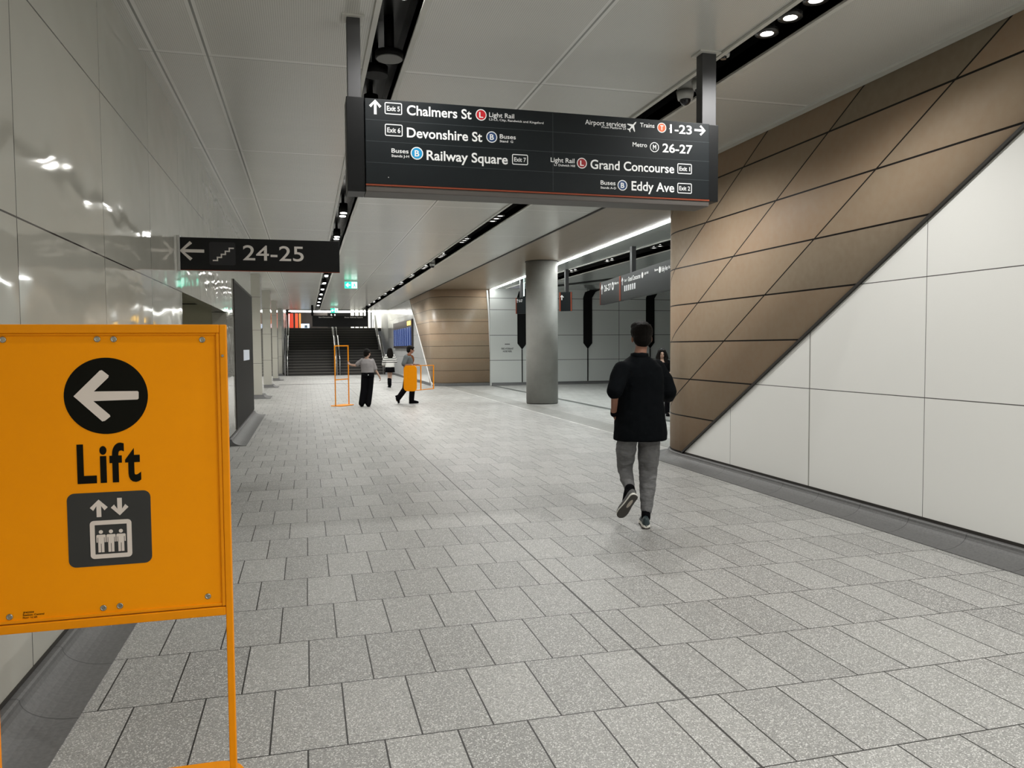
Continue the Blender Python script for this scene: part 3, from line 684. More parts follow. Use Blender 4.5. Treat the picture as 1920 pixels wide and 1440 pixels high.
def f2(p, L):
    p.arrow(.18, 3.25, .2, .035, math.pi/2, M_white, h=.004, head=.42); p.T('Exit 1', .38, .60, 3.22, .06, M_white, .02, h=.004); p.T('Grand Concourse', .7, 1.7, 3.2, .11, M_white, .02, h=.004)
    p.disc(1.85, 3.25, .07, M_white, 'badge', .003); p.T('Light Rail', 2.0, 2.3, 3.25, .05, M_white, .02, h=.004)
    for i in range(6): p.poly([(.35+i*.17, 2.98), (.45+i*.17, 2.98), (.45+i*.17, 3.12), (.35+i*.17, 3.12)], M_white, 'service_symbol', .003)
    p.T('Buses', 2.75, 2.98, 3.25, .05, M_white, .02, h=.004); p.disc(3.1, 3.25, .07, M_white, 'badge', .003); p.T('Eddy Ave', 3.22, 3.6, 3.2, .1, M_white, .02, h=.004); p.T('Exit 2', 3.65, 3.8, 3.22, .06, M_white, .02, h=.004); p.arrow(3.92, 3.25, .2, .035, math.pi/2, M_white, h=.004, head=.42)
hallsign('hall_sign', 'black hanging sign reading 26-27 in the side hall, left of the Grand Concourse sign', E1, sp-(sp-E1).normalized()*.04, 2.77, 3.4, f1)
hallsign('hall_sign', 'black hanging sign reading Grand Concourse in the side hall, above the walking man', sp+(E2-sp).normalized()*.04, E2, 2.77, 3.4, f2, pole=.9)
q0 = W(1050, 560, Y=23.2); q1 = W(1071, 560, Y=23.0)
def f3(p, L): p.arrow(.06, 3.15, .16, .03, math.pi/2, M_white, h=.006, head=.42)
hallsign('hall_sign', 'short black sign with orange edges just right of the column', (q0.x, q0.y), (q1.x, q1.y), 2.72, 3.32, f3, pole=.2)
q0 = W(968, 575, Y=27.0); q1 = W(987, 575, Y=26.6)
def f4(p, L): p.arrow(.05, 3.27, .14, .025, math.pi/2, M_white, h=.004, head=.42); p.T('26-27', .12, .30, 3.22, .09, M_white, .02, h=.004)
hallsign('hall_sign', 'small black sign reading 26-27 peeking out left of the column', (q0.x, q0.y), (q1.x, q1.y), 2.80, 3.38, f4, pole=.2)
# fire hydrant lettering on back wall + slot
M_txt = mat('dark_lettering', (.03, .03, .03), .5)
fh = MB().box(8.03, 8.25, 31.285, 31.3, 1.71, 1.74).build('wall_notice', M_txt); tag(fh, 'small dark vent slot with fire hydrant hose reel lettering below, left of the column', 'wall lettering')
pw = Plate((0, 31.3, 0), (1, 0, 0), (0, 0, 1), fh)
p = W(940, 657, Y=31.3); 
pw.T('FIRE HYDRANT', W(940, 656, Y=31.3).x, W(963, 656, Y=31.3).x, 1.50, .07, M_txt, .03, h=.004); pw.T('HOSE REEL', W(943, 661, Y=31.3).x, W(960, 661, Y=31.3).x, 1.39, .07, M_txt, .03, h=.004)

# ------------------------------------------------------------------ exit signs
M_green = mat('exit_green', (.0, .45, .28), .4, emis=.7, ecol=(.03, .75, .45)); M_gw = mat('exit_white', (.9, 1, .95), .4, emis=.9, ecol=(.7, 1, .9))
def exitsign(px0, px1, py0, py1, Y, label):
    a = W(px0, py0, Y=Y); b = W(px1, py1, Y=Y); t = empty('exit_sign', ((a.x+b.x)/2, Y, b.z), label, 'exit sign')
    MB().box(a.x, b.x, Y, Y+.05, b.z, a.z).build('light_box', M_green, t, bevel=.004)
    MB().box((a.x+b.x)/2-.01, (a.x+b.x)/2+.01, Y+.02, Y+.04, a.z, max(4.0, a.z+.01)).build('hanger', M_steel, t)
    p = Plate((0, Y, 0), (1, 0, 0), (0, 0, 1), t); w_ = b.x-a.x; h_ = a.z-b.z; cz = (a.z+b.z)/2
    p.poly([(a.x+w_*.55, b.z+.01), (b.x-.01, b.z+.01), (b.x-.01, a.z-.01), (a.x+w_*.55, a.z-.01)], M_gw, 'door_symbol', .002)
    p.arrow(a.x+w_*.27, cz, w_*.38, h_*.14, math.pi, M_gw, h=.002)
    r_ = MB(); cx = a.x+w_*.77
    r_.box(cx-.02, cx+.02, Y-.005, Y-.003, cz-h_*.05, cz+h_*.25); r_.prism([(cx-.07, Y-.003, b.z+.03), (cx-.04, Y-.003, b.z+.03), (cx+.02, Y-.003, cz), (cx-.01, Y-.003, cz)], (0, -.002, 0)); r_.prism([(cx+.03, Y-.003, b.z+.04), (cx+.06, Y-.003, b.z+.04), (cx+.02, Y-.003, cz), (cx-.01, Y-.003, cz)], (0, -.002, 0))
    r_.build('running_figure', M_green, t)
exitsign(646, 670, 528, 541, 28.0, 'green running man exit sign hanging under the ceiling, nearer one')
exitsign(620, 634, 578, 586.5, 45.5, 'green exit sign far away above the staircase sign')
p = W(981, 540, Y=28); t = MB().box(p.x-.05, p.x+.05, 28, 28.05, p.z-.3, p.z+.2).build('exit_sign', M_gw); tag(t, 'pale green lit exit sign in the side hall, left of the column top', 'exit sign')

# ------------------------------------------------------------------ far sign over stairs
fs_ = empty('hanging_sign', (1.85, 44.2, 4.0), 'distant black hanging sign over the foot of the staircase', 'sign')
MB().box(.35, 3.40, 44.2, 44.35, 2.80, 3.42).build('sign_panel', M_signside, fs_)
for x in (.30, 3.28): MB().box(x, x+.12, 44.22, 44.32, 3.4, 4.0).build('pole', M_black, fs_)
pf = Plate((0, 44.2, 0), (1, 0, 0), (0, 0, 1), fs_)
pf.T('Exit 6 Devonshire St', .7, 1.45, 3.30, .06, M_pale, .03, h=.01); pf.T('Buses Railway Square', 2.1, 3.1, 3.30, .06, M_pale, .03, h=.01)
# ------------------------------------------------------------------ departures screen on right wall
scn = empty('departures_screen', (4.98, 41.3, 1.6), 'black departures cabinet with blue screen and orange badge on the far right wall', 'display screen')
MB().box(4.93, 4.995, 37.3, 45.4, 1.58, 3.0).build('cabinet', mat('cabinet_brown', (.035, .028, .026), .3), scn)
def f_scr(n):
    x, y, z = n.xyz(); c = n.mix(n.line(y, 38, .9, .12), n.mix(n.line(y, 38.1, .45, .14), (.014, .03, .12), (.04, .075, .22)), (.25, .30, .45))
    n.col(c); n.l(c, n.b.inputs['Emission Color']); n.b.inputs['Emission Strength'].default_value = .3
MB().box(4.92, 4.935, 37.45, 45.2, 1.70, 2.62).build('screen', cmat('screen_blue', f_scr, .2), scn)
MB().box(4.915, 4.925, 37.6, 38.9, 2.72, 2.92).build('badge', mat('badge_lit_orange', (.9, .5, .05), .4, emis=1.5, ecol=(.95, .55, .08)), scn)
# ------------------------------------------------------------------ staircase
def f_step(n):
    x, y, z = n.xyz(); c = n.mix(n.noise(1, 3, n.vec(n.m('MULTIPLY', x, .6), y, n.m('MULTIPLY', z, 14))), (.016, .015, .014), (.035, .033, .03))
    n.col(n.mix(n.line(z, .157, .1655, .022), c, (.16, .15, .135)))
M_step = cmat('stair_granite', f_step, .55)
stt = empty('staircase', (1.7, 47.1, 0), 'wide dark staircase with steel handrails at the far end of the corridor', 'staircase')
def flight(y0, z0, n, name):
    b = MB(); pts = [(y0, z0)]
    for i in range(n): pts += [(y0+i*.3, z0+(i+1)*.1655), (y0+(i+1)*.3, z0+(i+1)*.1655)]
    pts += [(y0+n*.3, z0-.3 if z0 else 0)]
    if z0: pts += [(y0, z0-.3)]
    b.prism([(-1.2, y, z) for y, z in pts], (5.8, 0, 0)); b.build(name, M_step, stt)
flight(47.1, 0, 9, 'flight'); MB().box(-1.2, 4.6, 49.8, 51.2, 1.2, 1.4895).build('landing', M_step, stt); flight(51.2, 1.4895, 9, 'flight')
for x in (-1.08, 1.68, 1.92, 4.47):
    h = MB(); r = .024
    h.chain([(x, 47.0, .95), (x, 49.8, 2.4), (x, 51.2, 2.4), (x, 53.9, 3.9)], [r]*4, 10); h.cyl((x, 47.0, 0), (x, 47.0, .95), r, n=10); h.cyl((x, 53.9, 2.98), (x, 53.9, 3.9), r, n=10); h.cyl((x, 49.8, 1.49), (x, 49.8, 2.4), r, n=10)
    h.build('handrail', M_steel, stt)
for x in (1.74, 4.6, -1.24): MB().prism([(x, 47.0, 0), (x, 47.0, .9), (x, 49.8, 2.35), (x, 51.2, 2.35), (x, 53.9, 3.85), (x, 53.9, 2.9), (x, 51.2, 1.4), (x, 49.8, 1.4)], (.03, 0, 0)).build('balustrade', mat('balustrade_grey', (.30, .30, .29), .3), stt)
# ------------------------------------------------------------------ upper concourse beyond the stairs
ST(MB().box(-8, 12, 53.9, 75, 2.78, 2.98).build('floor', M_step))
ST(MB().box(-8, 12, 72, 72.3, 2.98, 7).build('wall_back', mat('back_dark', (.03, .026, .024), .5)))
ST(MB().box(-8, 12, 49.2, 75, 6.2, 6.3).build('ceiling', mat('upper_ceiling', (.7, .7, .66), .4)))
ST(MB().box(-1.6, 5.2, 49.2, 49.3, 4.0, 6.2).build('wall_upper', M_lip))
ST(MB().box(5.02, 5.2, 49.2, 72, 0, 6.2).build('wall_right', M_wr)); ST(MB().box(-1.45, -1.3, 48.7, 55, 0, 6.2).build('wall_left', M_wfar))
for i, y in enumerate((54.2, 56.6, 59.5, 63)):
    l = empty('strip_light', (2, y, 4.1+.12*i))
    MB().box(-1.1 if i != 2 else .9, 4.9, y, y+.25, 4.10+.12*i, 4.16+.12*i).build('diffuser', mat('far_strip', (1, 1, 1), .4, emis=7, ecol=(1, .99, .93)), l)
    for x in (1.0, 4.5): MB().box(x-.01, x+.01, y+.1, y+.12, 4.16+.12*i, 6.2).build('hanger', M_steel, l)
    tag(l, '%s bright linear light beyond the top of the stairs' % ordn[i], 'strip light', 'linear lights beyond the stairs')
for i, (x, c, w_) in enumerate(((-1.18, (.85, .07, .03), .34), (-.72, (.9, .12, .04), .2), (-.45, (.85, .35, .08), .12))):
    o = MB().box(x, x+w_, 56, 56.2, 2.98, 4.05).build('shop_banner', mat('banner_%s' % 'abc'[i], c, .5, emis=.12, ecol=c)); tag(o, ['wide red banner', 'narrow orange-red banner', 'slim amber banner'][i]+' at the shopfront left of the stair top', 'banner')
kb = empty('kiosk', (.1, 60, 2.98), 'dark kiosk with lit bluish screens beyond the stair top', 'kiosk')
MB().box(-.9, 1.6, 60, 61, 2.98, 4.3).build('body', mat('kiosk_dark', (.03, .022, .018), .5), kb)
MB().box(-.35, .25, 59.97, 60, 3.05, 3.45).build('screen', mat('kiosk_screen', (.5, .65, .85), .4, emis=1.6), kb)
MB().box(-.1, .12, 59.95, 59.97, 3.15, 3.35).build('screen', mat('kiosk_screen2', (.1, .15, .2), .4), kb)
for i, x in enumerate((3.3, 3.62, 3.9, 4.2, 4.45)):
    o = MB().box(x, x+.07, 55.5, 55.57, 2.98, 4.6).build('mullion', M_black); tag(o, 'thin black glazing post right of the stair top, %s from the left' % ordn[i], 'glazing post', 'glazing posts at the stair top')
o = MB().box(3.2, 4.9, 58, 58.05, 2.98, 4.5).build('emissive_wall', mat('wall_glow', (.9, .9, .82), .5, emis=.25)); tag(o, 'pale wall with added glow behind the glazing posts at the stair top', 'lit wall')  # emission puts light into the wall material, the wall is no lamp
for x, y, w_ in ((1.7, 56, 25), (1.7, 62, 30)):
    d = bpy.data.lights.new('upper_hall_light', 'POINT'); d.energy = w_; d.shadow_soft_size = .3; o = bpy.data.objects.new('upper_hall_light', d); COL.objects.link(o); o.location = (x, y, 5.6)
# unseen spots added to brighten the left side passages and the recess
for y in (22.7, 30.0, 37.2, 44.6):
    o = spot(-2.3, y, 3.9, 120, 160)
spot(-2.3, 11.0, 3.1, 7, 160, col=(1, .97, .8))

# ------------------------------------------------------------------ people
def remesh(o, vox, sm=4, disp=0, dscale=.15):
    r = o.modifiers.new('remesh', 'REMESH'); r.mode = 'VOXEL'; r.voxel_size = vox; r.use_smooth_shade = True
    if sm: s = o.modifiers.new('smooth', 'SMOOTH'); s.factor = .6; s.iterations = sm
    if disp:
        tx = bpy.data.textures.new('folds', 'CLOUDS'); tx.noise_scale = dscale
        d_ = o.modifiers.new('folds', 'DISPLACE'); d_.texture = tx; d_.strength = disp; d_.mid_level = .5; d_.texture_coords = 'LOCAL'
    return o
def frame_of(fwd, upv=(0, 0, 1)):
    f_ = Vector(fwd).normalized(); r_ = f_.cross(Vector(upv)).normalized(); u_ = r_.cross(f_); return r_, f_, u_   # right, forward, up
def ell(c, r_, f_, a, b, n=20, tilt=None): return [Vector(c)+r_*(a*math.cos(2*math.pi*k/n))+f_*(b*math.sin(2*math.pi*k/n)) for k in range(n)]
def hand(b, wrist, d_, palm, side_, s=1.0, curl=.6):
    """wrist point, hand direction, palm normal, side_=+1 when the thumb lies towards d x palm"""
    d_ = Vector(d_).normalized(); pn = Vector(palm); pn = (pn-d_*pn.dot(d_)).normalized(); t_ = d_.cross(pn)*side_
    w = Vector(wrist); pc_ = w+d_*.045*s
    M = Matrix((t_, d_, pn)).transposed()
    b.ball(pc_, .040*s, .052*s, .016*s, M=M); b.chain([w-d_*.02*s, w+d_*.03*s], [.026*s, .026*s])
    for i, (off, ln_) in enumerate(((.030, .075), (.011, .084), (-.010, .078), (-.029, .060))):
        p = w+d_*.085*s+t_*off*s; a = curl*(.5+.12*i); pts = [p-d_*.02*s, p]; ang = 0
        for k in range(3):
            ang += a; v = d_*math.cos(ang)+pn*math.sin(ang); pts.append(pts[-1]+v*ln_*s*(.42, .32, .26)[k])
        b.chain(pts, [x*s for x in (.0095, .0095, .0088, .008, .007)], 8)
    p = w+d_*.028*s+t_*.030*s; v = (d_*.6+t_*.75+pn*.3).normalized(); v2 = (d_*.9+t_*.2+pn*.4).normalized()
    b.chain([p-t_*.01*s, p+v*.03*s, p+v*.03*s+v2*.034*s, p+v*.03*s+v2*.058*s], [x*s for x in (.014, .0115, .0105, .008)], 8)
def head(b, c, fwd, s=1.0):
    r_, f_, u_ = frame_of(fwd); M = Matrix((r_, f_, u_)).transposed(); c = Vector(c)
    P = lambda a, q, z: c+(r_*a+f_*q+u_*z)*s
    b.ball(P(0, -.008, .025), .074*s, .094*s, .090*s, M=M); b.ball(P(0, .018, -.035), .058*s, .070*s, .075*s, M=M); b.ball(P(0, .05, -.085), .026*s, .025*s, .022*s, M=M)
    b.chain([P(0, .088, .012), P(0, .108, -.022)], [.009*s, .014*s], 8)
    for q in (-1, 1):
        b.ball(P(q*.083, -.003, -.010), .012*s, .020*s, .033*s, M=M); b.ball(P(q*.032, .075, .028), .02*s, .014*s, .008*s, M=M)
    b.ball(P(0, .086, -.058), .022*s, .010*s, .007*s, M=M)
def face(c, fwd, s, parent):
    r_, f_, u_ = frame_of(fwd); c = Vector(c); P = lambda a, q, z: c+(r_*a+f_*q+u_*z)*s
    for q in (-1, 1): MB().ball(P(q*.031, .082, .010), .010*s).build('eye', mat('eye_dark', (.03, .02, .015), .2), parent)
    MB().chain([P(-.018, .094, -.060), P(.018, .094, -.060)], [.006*s]*2, 8).build('mouth', mat('lip_tone', (.35, .13, .10), .5), parent)
def shoe(parent, heel, toe, upv, m_up, m_sole, m_tread=None, s=1.0, name='shoe'):
    heel, toe, u_ = Vector(heel), Vector(toe), Vector(upv).normalized(); f_ = (toe-heel).normalized(); u_ = (u_-f_*u_.dot(f_)).normalized(); r_ = f_.cross(u_); L = (toe-heel).length
    def rings(h0, h1, k, base=.0):
        out = []
        for t, w_, hh in ((0, .012, .8), (.015, .024, .92), (.05, .033, 1), (.12, .038, 1.08), (.25, .037, 1.1), (.45, .039, .95), (.6, .045, .82), (.74, .050, .70), (.86, .046, .56), (.94, .036, .45), (.985, .022, .36), (1, .008, .3)):
            w_ *= s*k; c = heel+f_*L*t; z0 = h0*s; z1 = (h0+(h1-h0)*hh)*s
            out.append([c+r_*(w_*math.cos(a))*(1 if math.sin(a) < 0 else .8)+u_*((z0+z1)/2+(z1-z0)/2*math.sin(a)) for a in [2*math.pi*q/16 for q in range(16)]])
        return out
    o = MB().loft(rings(.018, .092, .95)).build(name, m_up, parent)
    MB().loft(rings(.006, .042, 1.08)).build('midsole', m_sole, o)
    MB().loft(rings(-.002, .014, 1.02)).build('outsole', m_tread or M_sole, o)
    return o
def torso_rings(hip, waist, chest, neck, r_, fw, ws):
    # ws: [(half width, half depth)] at hip, waist, chest, shoulder line, neck base
    up_ = lambda a, b, t: Vector(a).lerp(Vector(b), t)
    c = [Vector(hip)-Vector((0, 0, .06)), Vector(hip), Vector(waist), Vector(chest), up_(chest, neck, .62), up_(chest, neck, .85), Vector(neck)]
    return [ell(p, r_, fw, a, b) for p, (a, b) in zip(c, ws)]
def person(label, J, fwd, hfwd, opt):
    """J: joints in world space; one continuous skin mesh, clothes and hair as children"""
    base = opt['base']; t = empty('person', base, label, 'person')
    r_, f_, _ = frame_of(fwd); k = opt.get('k', 1.0); vox = opt.get('vox', .012)
    b = MB()
    head(b, J['head'], hfwd, k)
    b.chain([J['head']+Vector((0, 0, -.06*k))-Vector(hfwd).normalized()*.015*k, J['neck']-Vector((0, 0, .03))], [.052*k, .058*k])
    tw = opt.get('tw', 1.0)
    b.loft(torso_rings(J['hip'], J['waist'], J['chest'], J['neck'], r_, f_, [(.13*k*tw, .10*k), (.155*k*tw, .11*k), (.13*k*tw, .095*k), (.15*k*tw, .105*k), (.135*k, .08*k), (.09*k, .06*k), (.055*k, .055*k)]))
    for s_ in 'LR':
        b.chain([J['sh'+s_], J['el'+s_], J['wr'+s_]], [.038*k, .035*k, .026*k]); b.chain([J['chest']+Vector((0, 0, .1*k)), J['sh'+s_]], [.055*k, .038*k])
        b.chain([J['hp'+s_], J['kn'+s_], J['kn'+s_].lerp(J['an'+s_], .3), J['an'+s_]], [.074*k, .046*k, .045*k, .028*k])
        b.chain([J['an'+s_], J['an'+s_].lerp(J['to'+s_], .55)], [.026*k, .02*k])
        hd = (J['hd'+s_]-J['wr'+s_]); hand(b, J['wr'+s_], hd, opt['palm'+s_], opt['th'+s_], k, opt.get('curl'+s_, .6))
    body = b.build('body', opt['skin'], t); remesh(body, opt.get('bvox', .008), 3)
    face(J['head'], hfwd, k, t)
    return t, r_, f_, k
def V(px, py, Y): return W(px, py, Y=Y)
# --- walking man in black tee
Y0 = 6.35
J = dict(head=V(1203, 634, 6.40), neck=V(1199, 664, 6.35), chest=V(1199, 715, 6.36), waist=V(1200, 768, 6.36), hip=V(1199, 805, 6.36),
    shL=V(1161, 690, 6.33), elL=V(1153, 737, 6.25), wrL=V(1151, 773, 6.40), hdL=V(1155, 788, 6.47),
    shR=V(1237, 690, 6.38), elR=V(1255, 735, 6.34), wrR=V(1243, 738, 6.60), hdR=V(1232, 728, 6.70),
    hpL=V(1178, 812, 6.36), knL=V(1172, 880, 6.50), anL=V(1182, 921, 6.22), toL=V(1168, 960, 6.34),
    hpR=V(1218, 812, 6.36), knR=V(1215.5, 882, 6.39), anR=V(1211, 966, 6.24), toR=V(1210, 980, 6.50))
fw = Vector((.42, .91, 0)); hf = Vector((.26, 1, -.12))
t, r_, f_, k = person('walking person seen from behind in black t-shirt and grey joggers', J, fw, hf, dict(base=(J['hip'].x, 6.3, 0), skin=M_skin, palmL=(1, -.3, 0), thL=-1, palmR=(-1, 0, .2), thR=1, curlL=.9, curlR=.5, bvox=.007))
b = MB(); b.loft([ell(V(1200, 825, 6.36), r_, f_, .242, .195), ell(V(1200, 812, 6.36), r_, f_, .24, .195), ell(V(1200, 780, 6.36), r_, f_, .225, .175), ell(V(1199, 740, 6.36), r_, f_, .212, .15), ell(V(1199, 705, 6.36), r_, f_, .215, .145), ell(V(1199, 688, 6.35), r_, f_, .195, .115), ell(V(1199, 676, 6.35), r_, f_, .14, .09), ell(V(1199, 667, 6.36), r_, f_, .075, .072), ell(V(1199, 661, 6.36), r_, f_, .066, .066)])
b.chain([V(1166, 693, 6.335), V(1159, 712, 6.31), V(1153, 733, 6.27)], [.080, .080, .074]); b.chain([V(1230, 690, 6.36), V(1243, 712, 6.36), V(1253, 734, 6.34), V(1252, 741, 6.42), V(1246, 739, 6.56)], [.080, .086, .08, .072, .062])
b.chain([V(1178, 692, 6.35), V(1220, 692, 6.35)], [.085, .085])
remesh(b.build('tshirt', M_tee, t), .012, 3, .014, .12)
b = MB(); b.loft([ell(V(1199, 822, 6.36), r_, f_, .175, .125), ell(V(1199, 795, 6.36), r_, f_, .18, .13), ell(V(1199, 775, 6.36), r_, f_, .16, .115)])
b.chain([V(1177, 815, 6.36), V(1173, 848, 6.42), V(1172, 880, 6.50), V(1176, 900, 6.37), V(1181, 917, 6.26)], [.098, .090, .070, .062, .044]); b.chain([V(1218, 815, 6.36), V(1216, 850, 6.38), V(1215.5, 882, 6.39), V(1214, 918, 6.33), V(1213, 940, 6.29), V(1212, 958, 6.26)], [.098, .098, .084, .070, .058, .046])
remesh(b.build('joggers', M_jog, t), .010, 3, .022, .07)
MB().chain([J['anL'].lerp(J['knL'], .1), J['anL'].lerp(J['toL'], .2), J['anL'].lerp(J['toL'], .5)], [.046, .050, .040]).ball(V(1184, 924, 6.17), .042).build('sock', M_blk, t)
MB().chain([J['anR'].lerp(J['knR'], .05), J['anR']-Vector((0, 0, .02)), J['anR'].lerp(J['toR'], .3)-Vector((0, 0, .01))], [.041, .040, .036]).build('sock', M_blk, t)
gR = V(1211, 991, 6.15); gR.z = .003
shoe(t, gR+Vector((0, -.01, 0)), gR+Vector((.10, .27, .0)), (0, 0, 1), M_shoe, M_soleW, M_sole, 1.05)
hl = V(1192, 929, 6.04); tp = V(1169, 960, 6.14)
shoe(t, hl, hl+(tp-hl).normalized()*.27, (0.1, 1, .4), mat('shoe_grey', (.10, .10, .10), .6), M_soleW, M_sole, 1.05)
d_ = (tp-hl).normalized(); un = Vector((.1, 1, .4)); un = (un-d_*un.dot(d_)).normalized(); cn = hl+d_*.10-un*.001
MB().ball(cn, .016, .05, .004, M=Matrix((d_.cross(un), d_, un)).transposed()).build('sole_insert', M_soleG, t)
rr_, ff_, uu_ = frame_of(hf); Mh = Matrix((rr_, ff_, uu_)).transposed(); hc = J['head']
b = MB(); b.ball(hc+ff_*-.018+uu_*.055, .102, .112, .092, M=Mh); b.ball(hc+ff_*-.052+uu_*-.010, .084, .066, .080, M=Mh); b.ball(hc+uu_*.105+rr_*-.015, .082, .09, .048, M=Mh)
for i in range(60):
    a = random.uniform(0, 6.28); e_ = random.uniform(.75, 1.4); d_ = rr_*math.cos(a)*math.cos(e_)+ff_*math.sin(a)*math.cos(e_)+uu_*math.sin(e_)
    p = hc+uu_*.045+d_*.085; q = p+(d_*.5+rr_*random.uniform(-.6, .6)+uu_*.15+ff_*random.uniform(-.3, .6)).normalized()*.022; b.chain([p, q], [.018, .010], 6)
remesh(b.build('hair', M_hair, t), .005, 2)
MB().chain([J['wrL']+Vector((0, 0, .012)), J['wrL']-Vector((0, 0, .012))], [.031, .031]).build('wristband', M_blk, t)
b = MB(); n = 24; nb = V(1199, 665, 6.36)
b.loft([[nb+r_*(rad*math.cos(2*math.pi*q/n))+f_*(rad*math.sin(2*math.pi*q/n))+Vector((0, 0, z)) for q in range(n)] for rad, z in ((.082, -.03), (.078, .012), (.070, .014), (.068, -.03))], True); b.build('collar', M_tee, t)

# --- standing helper in grey top holding the upright frame
Yp = 21.4
J = dict(head=V(689, 662.5, Yp), neck=V(687, 672.5, Yp), chest=V(688, 681, Yp), waist=V(689, 694, Yp), hip=V(689.5, 701, Yp),
    shL=V(679, 675.5, Yp), elL=V(666, 685.5, Yp+.05), wrL=V(657.5, 684, Yp+.1), hdL=V(653, 682, Yp+.12),
    shR=V(698, 676, Yp), elR=V(704.5, 694, Yp), wrR=V(711.5, 706, Yp-.02), hdR=V(714, 712, Yp),
    hpL=V(684, 703, Yp), knL=V(682, 730, Yp), anL=V(678, 755, Yp-.05), toL=V(676, 761, Yp+.1),
    hpR=V(695, 703, Yp), knR=V(693.5, 730, Yp), anR=V(690.5, 755, Yp-.1), toR=V(691, 761, Yp+.1))
fw = Vector((.15, 1, 0)); hf = Vector((.85, .6, -.05))
t, r_, f_, k = person('standing person in grey top and black trousers, arm stretched to the orange frame', J, fw, hf, dict(base=(J['hip'].x, Yp, 0), skin=M_skin2, palmL=(0, -.3, 1), thL=1, palmR=(-1, 0, 0), thR=1, curlL=1.3, curlR=.8, k=.92, vox=.014))
b = MB(); b.loft([ell(J['hip']+Vector((0, 0, .03)), r_, f_, .178, .14), ell(J['waist'], r_, f_, .17, .13), ell(J['chest'], r_, f_, .185, .125), ell(V(688, 676, Yp), r_, f_, .18, .10), ell(V(687.5, 673, Yp), r_, f_, .10, .08)])
b.chain([J['shL'], J['shL'].lerp(J['elL'], .7)], [.058, .056]); b.chain([J['shR'], J['elR'].lerp(J['shR'], .15)], [.058, .062])
remesh(b.build('top', M_gtee, t), .014, 4, .02, .12)
b = MB(); b.loft([ell(J['hip']-Vector((0, 0, .08)), r_, f_, .18, .135), ell(J['hip'], r_, f_, .175, .13), ell(J['waist'], r_, f_, .15, .115)])
for s_ in 'LR': b.chain([J['hp'+s_], J['kn'+s_], J['an'+s_]-Vector((0, 0, .02))], [.098, .086, .082])
remesh(b.build('trousers', M_blk, t), .014, 3)
MB().ball(V(690.5, 703, Yp-.15), .014, .012, .012).build('back_label', M_white, t)
for s_ in 'LR':
    h_ = Vector(J['an'+s_]); h_.z = .004; shoe(t, h_-f_*.05, h_+f_*.2, (0, 0, 1), M_blk, M_blk, M_blk, 1.05)
rr_, ff_, uu_ = frame_of(hf); Mh = Matrix((rr_, ff_, uu_)).transposed(); hc = J['head']
b = MB(); b.ball(hc+ff_*-.025+uu_*.03, .092, .10, .10, M=Mh); b.ball(hc+ff_*-.06+uu_*-.03, .07, .06, .07, M=Mh); remesh(b.build('hair', M_hair, t), .01, 2)

# --- worker carrying the frame
Yp = 22.15
J = dict(head=V(770, 656, Yp), neck=V(765.5, 666.5, Yp), chest=V(765, 675, Yp), waist=V(765.5, 690, Yp), hip=V(766, 698, Yp),
    shL=V(765, 669.5, Yp+.18), elL=V(770, 681.5, Yp+.22), wrL=V(780, 684.5, Yp+.02), hdL=V(785, 683, Yp-.02),
    shR=V(761.5, 669.5, Yp-.18), elR=V(756.5, 685, Yp-.22), wrR=V(770.5, 684, Yp-.32), hdR=V(775.5, 684.5, Yp-.34),
    hpL=V(764.5, 701, Yp+.08), knL=V(759.5, 729, Yp+.08), anL=V(746.5, 746, Yp+.08), toL=V(741.5, 756, Yp+.08),
    hpR=V(767.5, 701, Yp-.06), knR=V(773, 729, Yp-.06), anR=V(771.5, 749, Yp-.06), toR=V(780, 757, Yp-.06))
fw = Vector((1, .12, 0)); hf = Vector((1, .05, -.12))
t, r_, f_, k = person('worker walking right in slate shirt, carrying an orange frame', J, fw, hf, dict(base=(J['hip'].x, Yp, 0), skin=M_skin, palmL=(0, 0, -1), thL=1, palmR=(0, 0, -1), thR=-1, curlL=1.0, curlR=1.0, k=.95))
b = MB(); b.loft([ell(J['hip']-Vector((0, 0, .02)), r_, f_, .165, .135), ell(J['waist'], r_, f_, .165, .135), ell(J['chest'], r_, f_, .185, .14), ell(V(765, 670, Yp), r_, f_, .18, .10), ell(V(765.5, 667, Yp), r_, f_, .09, .08)])
b.chain([J['shL'], J['elL'].lerp(J['shL'], .3)], [.068, .07]); b.chain([J['shR'], J['elR'].lerp(J['shR'], .15)], [.07, .074])
remesh(b.build('shirt', M_gpolo, t), .014, 4, .02, .12)
MB().loft([ell(V(765.8, 668.5, Yp), r_, f_, .085, .085), ell(V(766.2, 664.5, Yp), r_, f_, .072, .078)]).build('collar', M_rust, t)
MB().ball(V(771.5, 674, Yp), .08, .055, .13).build('chest_panel', M_rust, t)
b = MB(); b.loft([ell(J['hip']-Vector((0, 0, .08)), r_, f_, .17, .135), ell(J['hip'], r_, f_, .16, .13), ell(J['waist'], r_, f_, .14, .115)])
for s_ in 'LR': b.chain([J['hp'+s_], J['kn'+s_], J['an'+s_]-Vector((0, 0, .02))], [.10, .085, .075])
remesh(b.build('trousers', M_blk, t), .014, 3)
h_ = Vector(J['anR']); h_.z = .004; shoe(t, h_-f_*.07, h_+f_*.21, (0, 0, 1), M_blk, M_blk, M_blk, 1.1)
h_ = V(743.5, 746, Yp+.08); shoe(t, h_, h_+Vector((.09, 0, -.24)), (-.2, 0, .05), M_blk, M_blk, M_blk, 1.1) if False else shoe(t, h_+Vector((-.04, 0, .06)), h_+Vector((.045, 0, -.165)), (1, 0, .3), M_blk, M_blk, M_blk, 1.1)
rr_, ff_, uu_ = frame_of(hf); Mh = Matrix((rr_, ff_, uu_)).transposed(); hc = J['head']
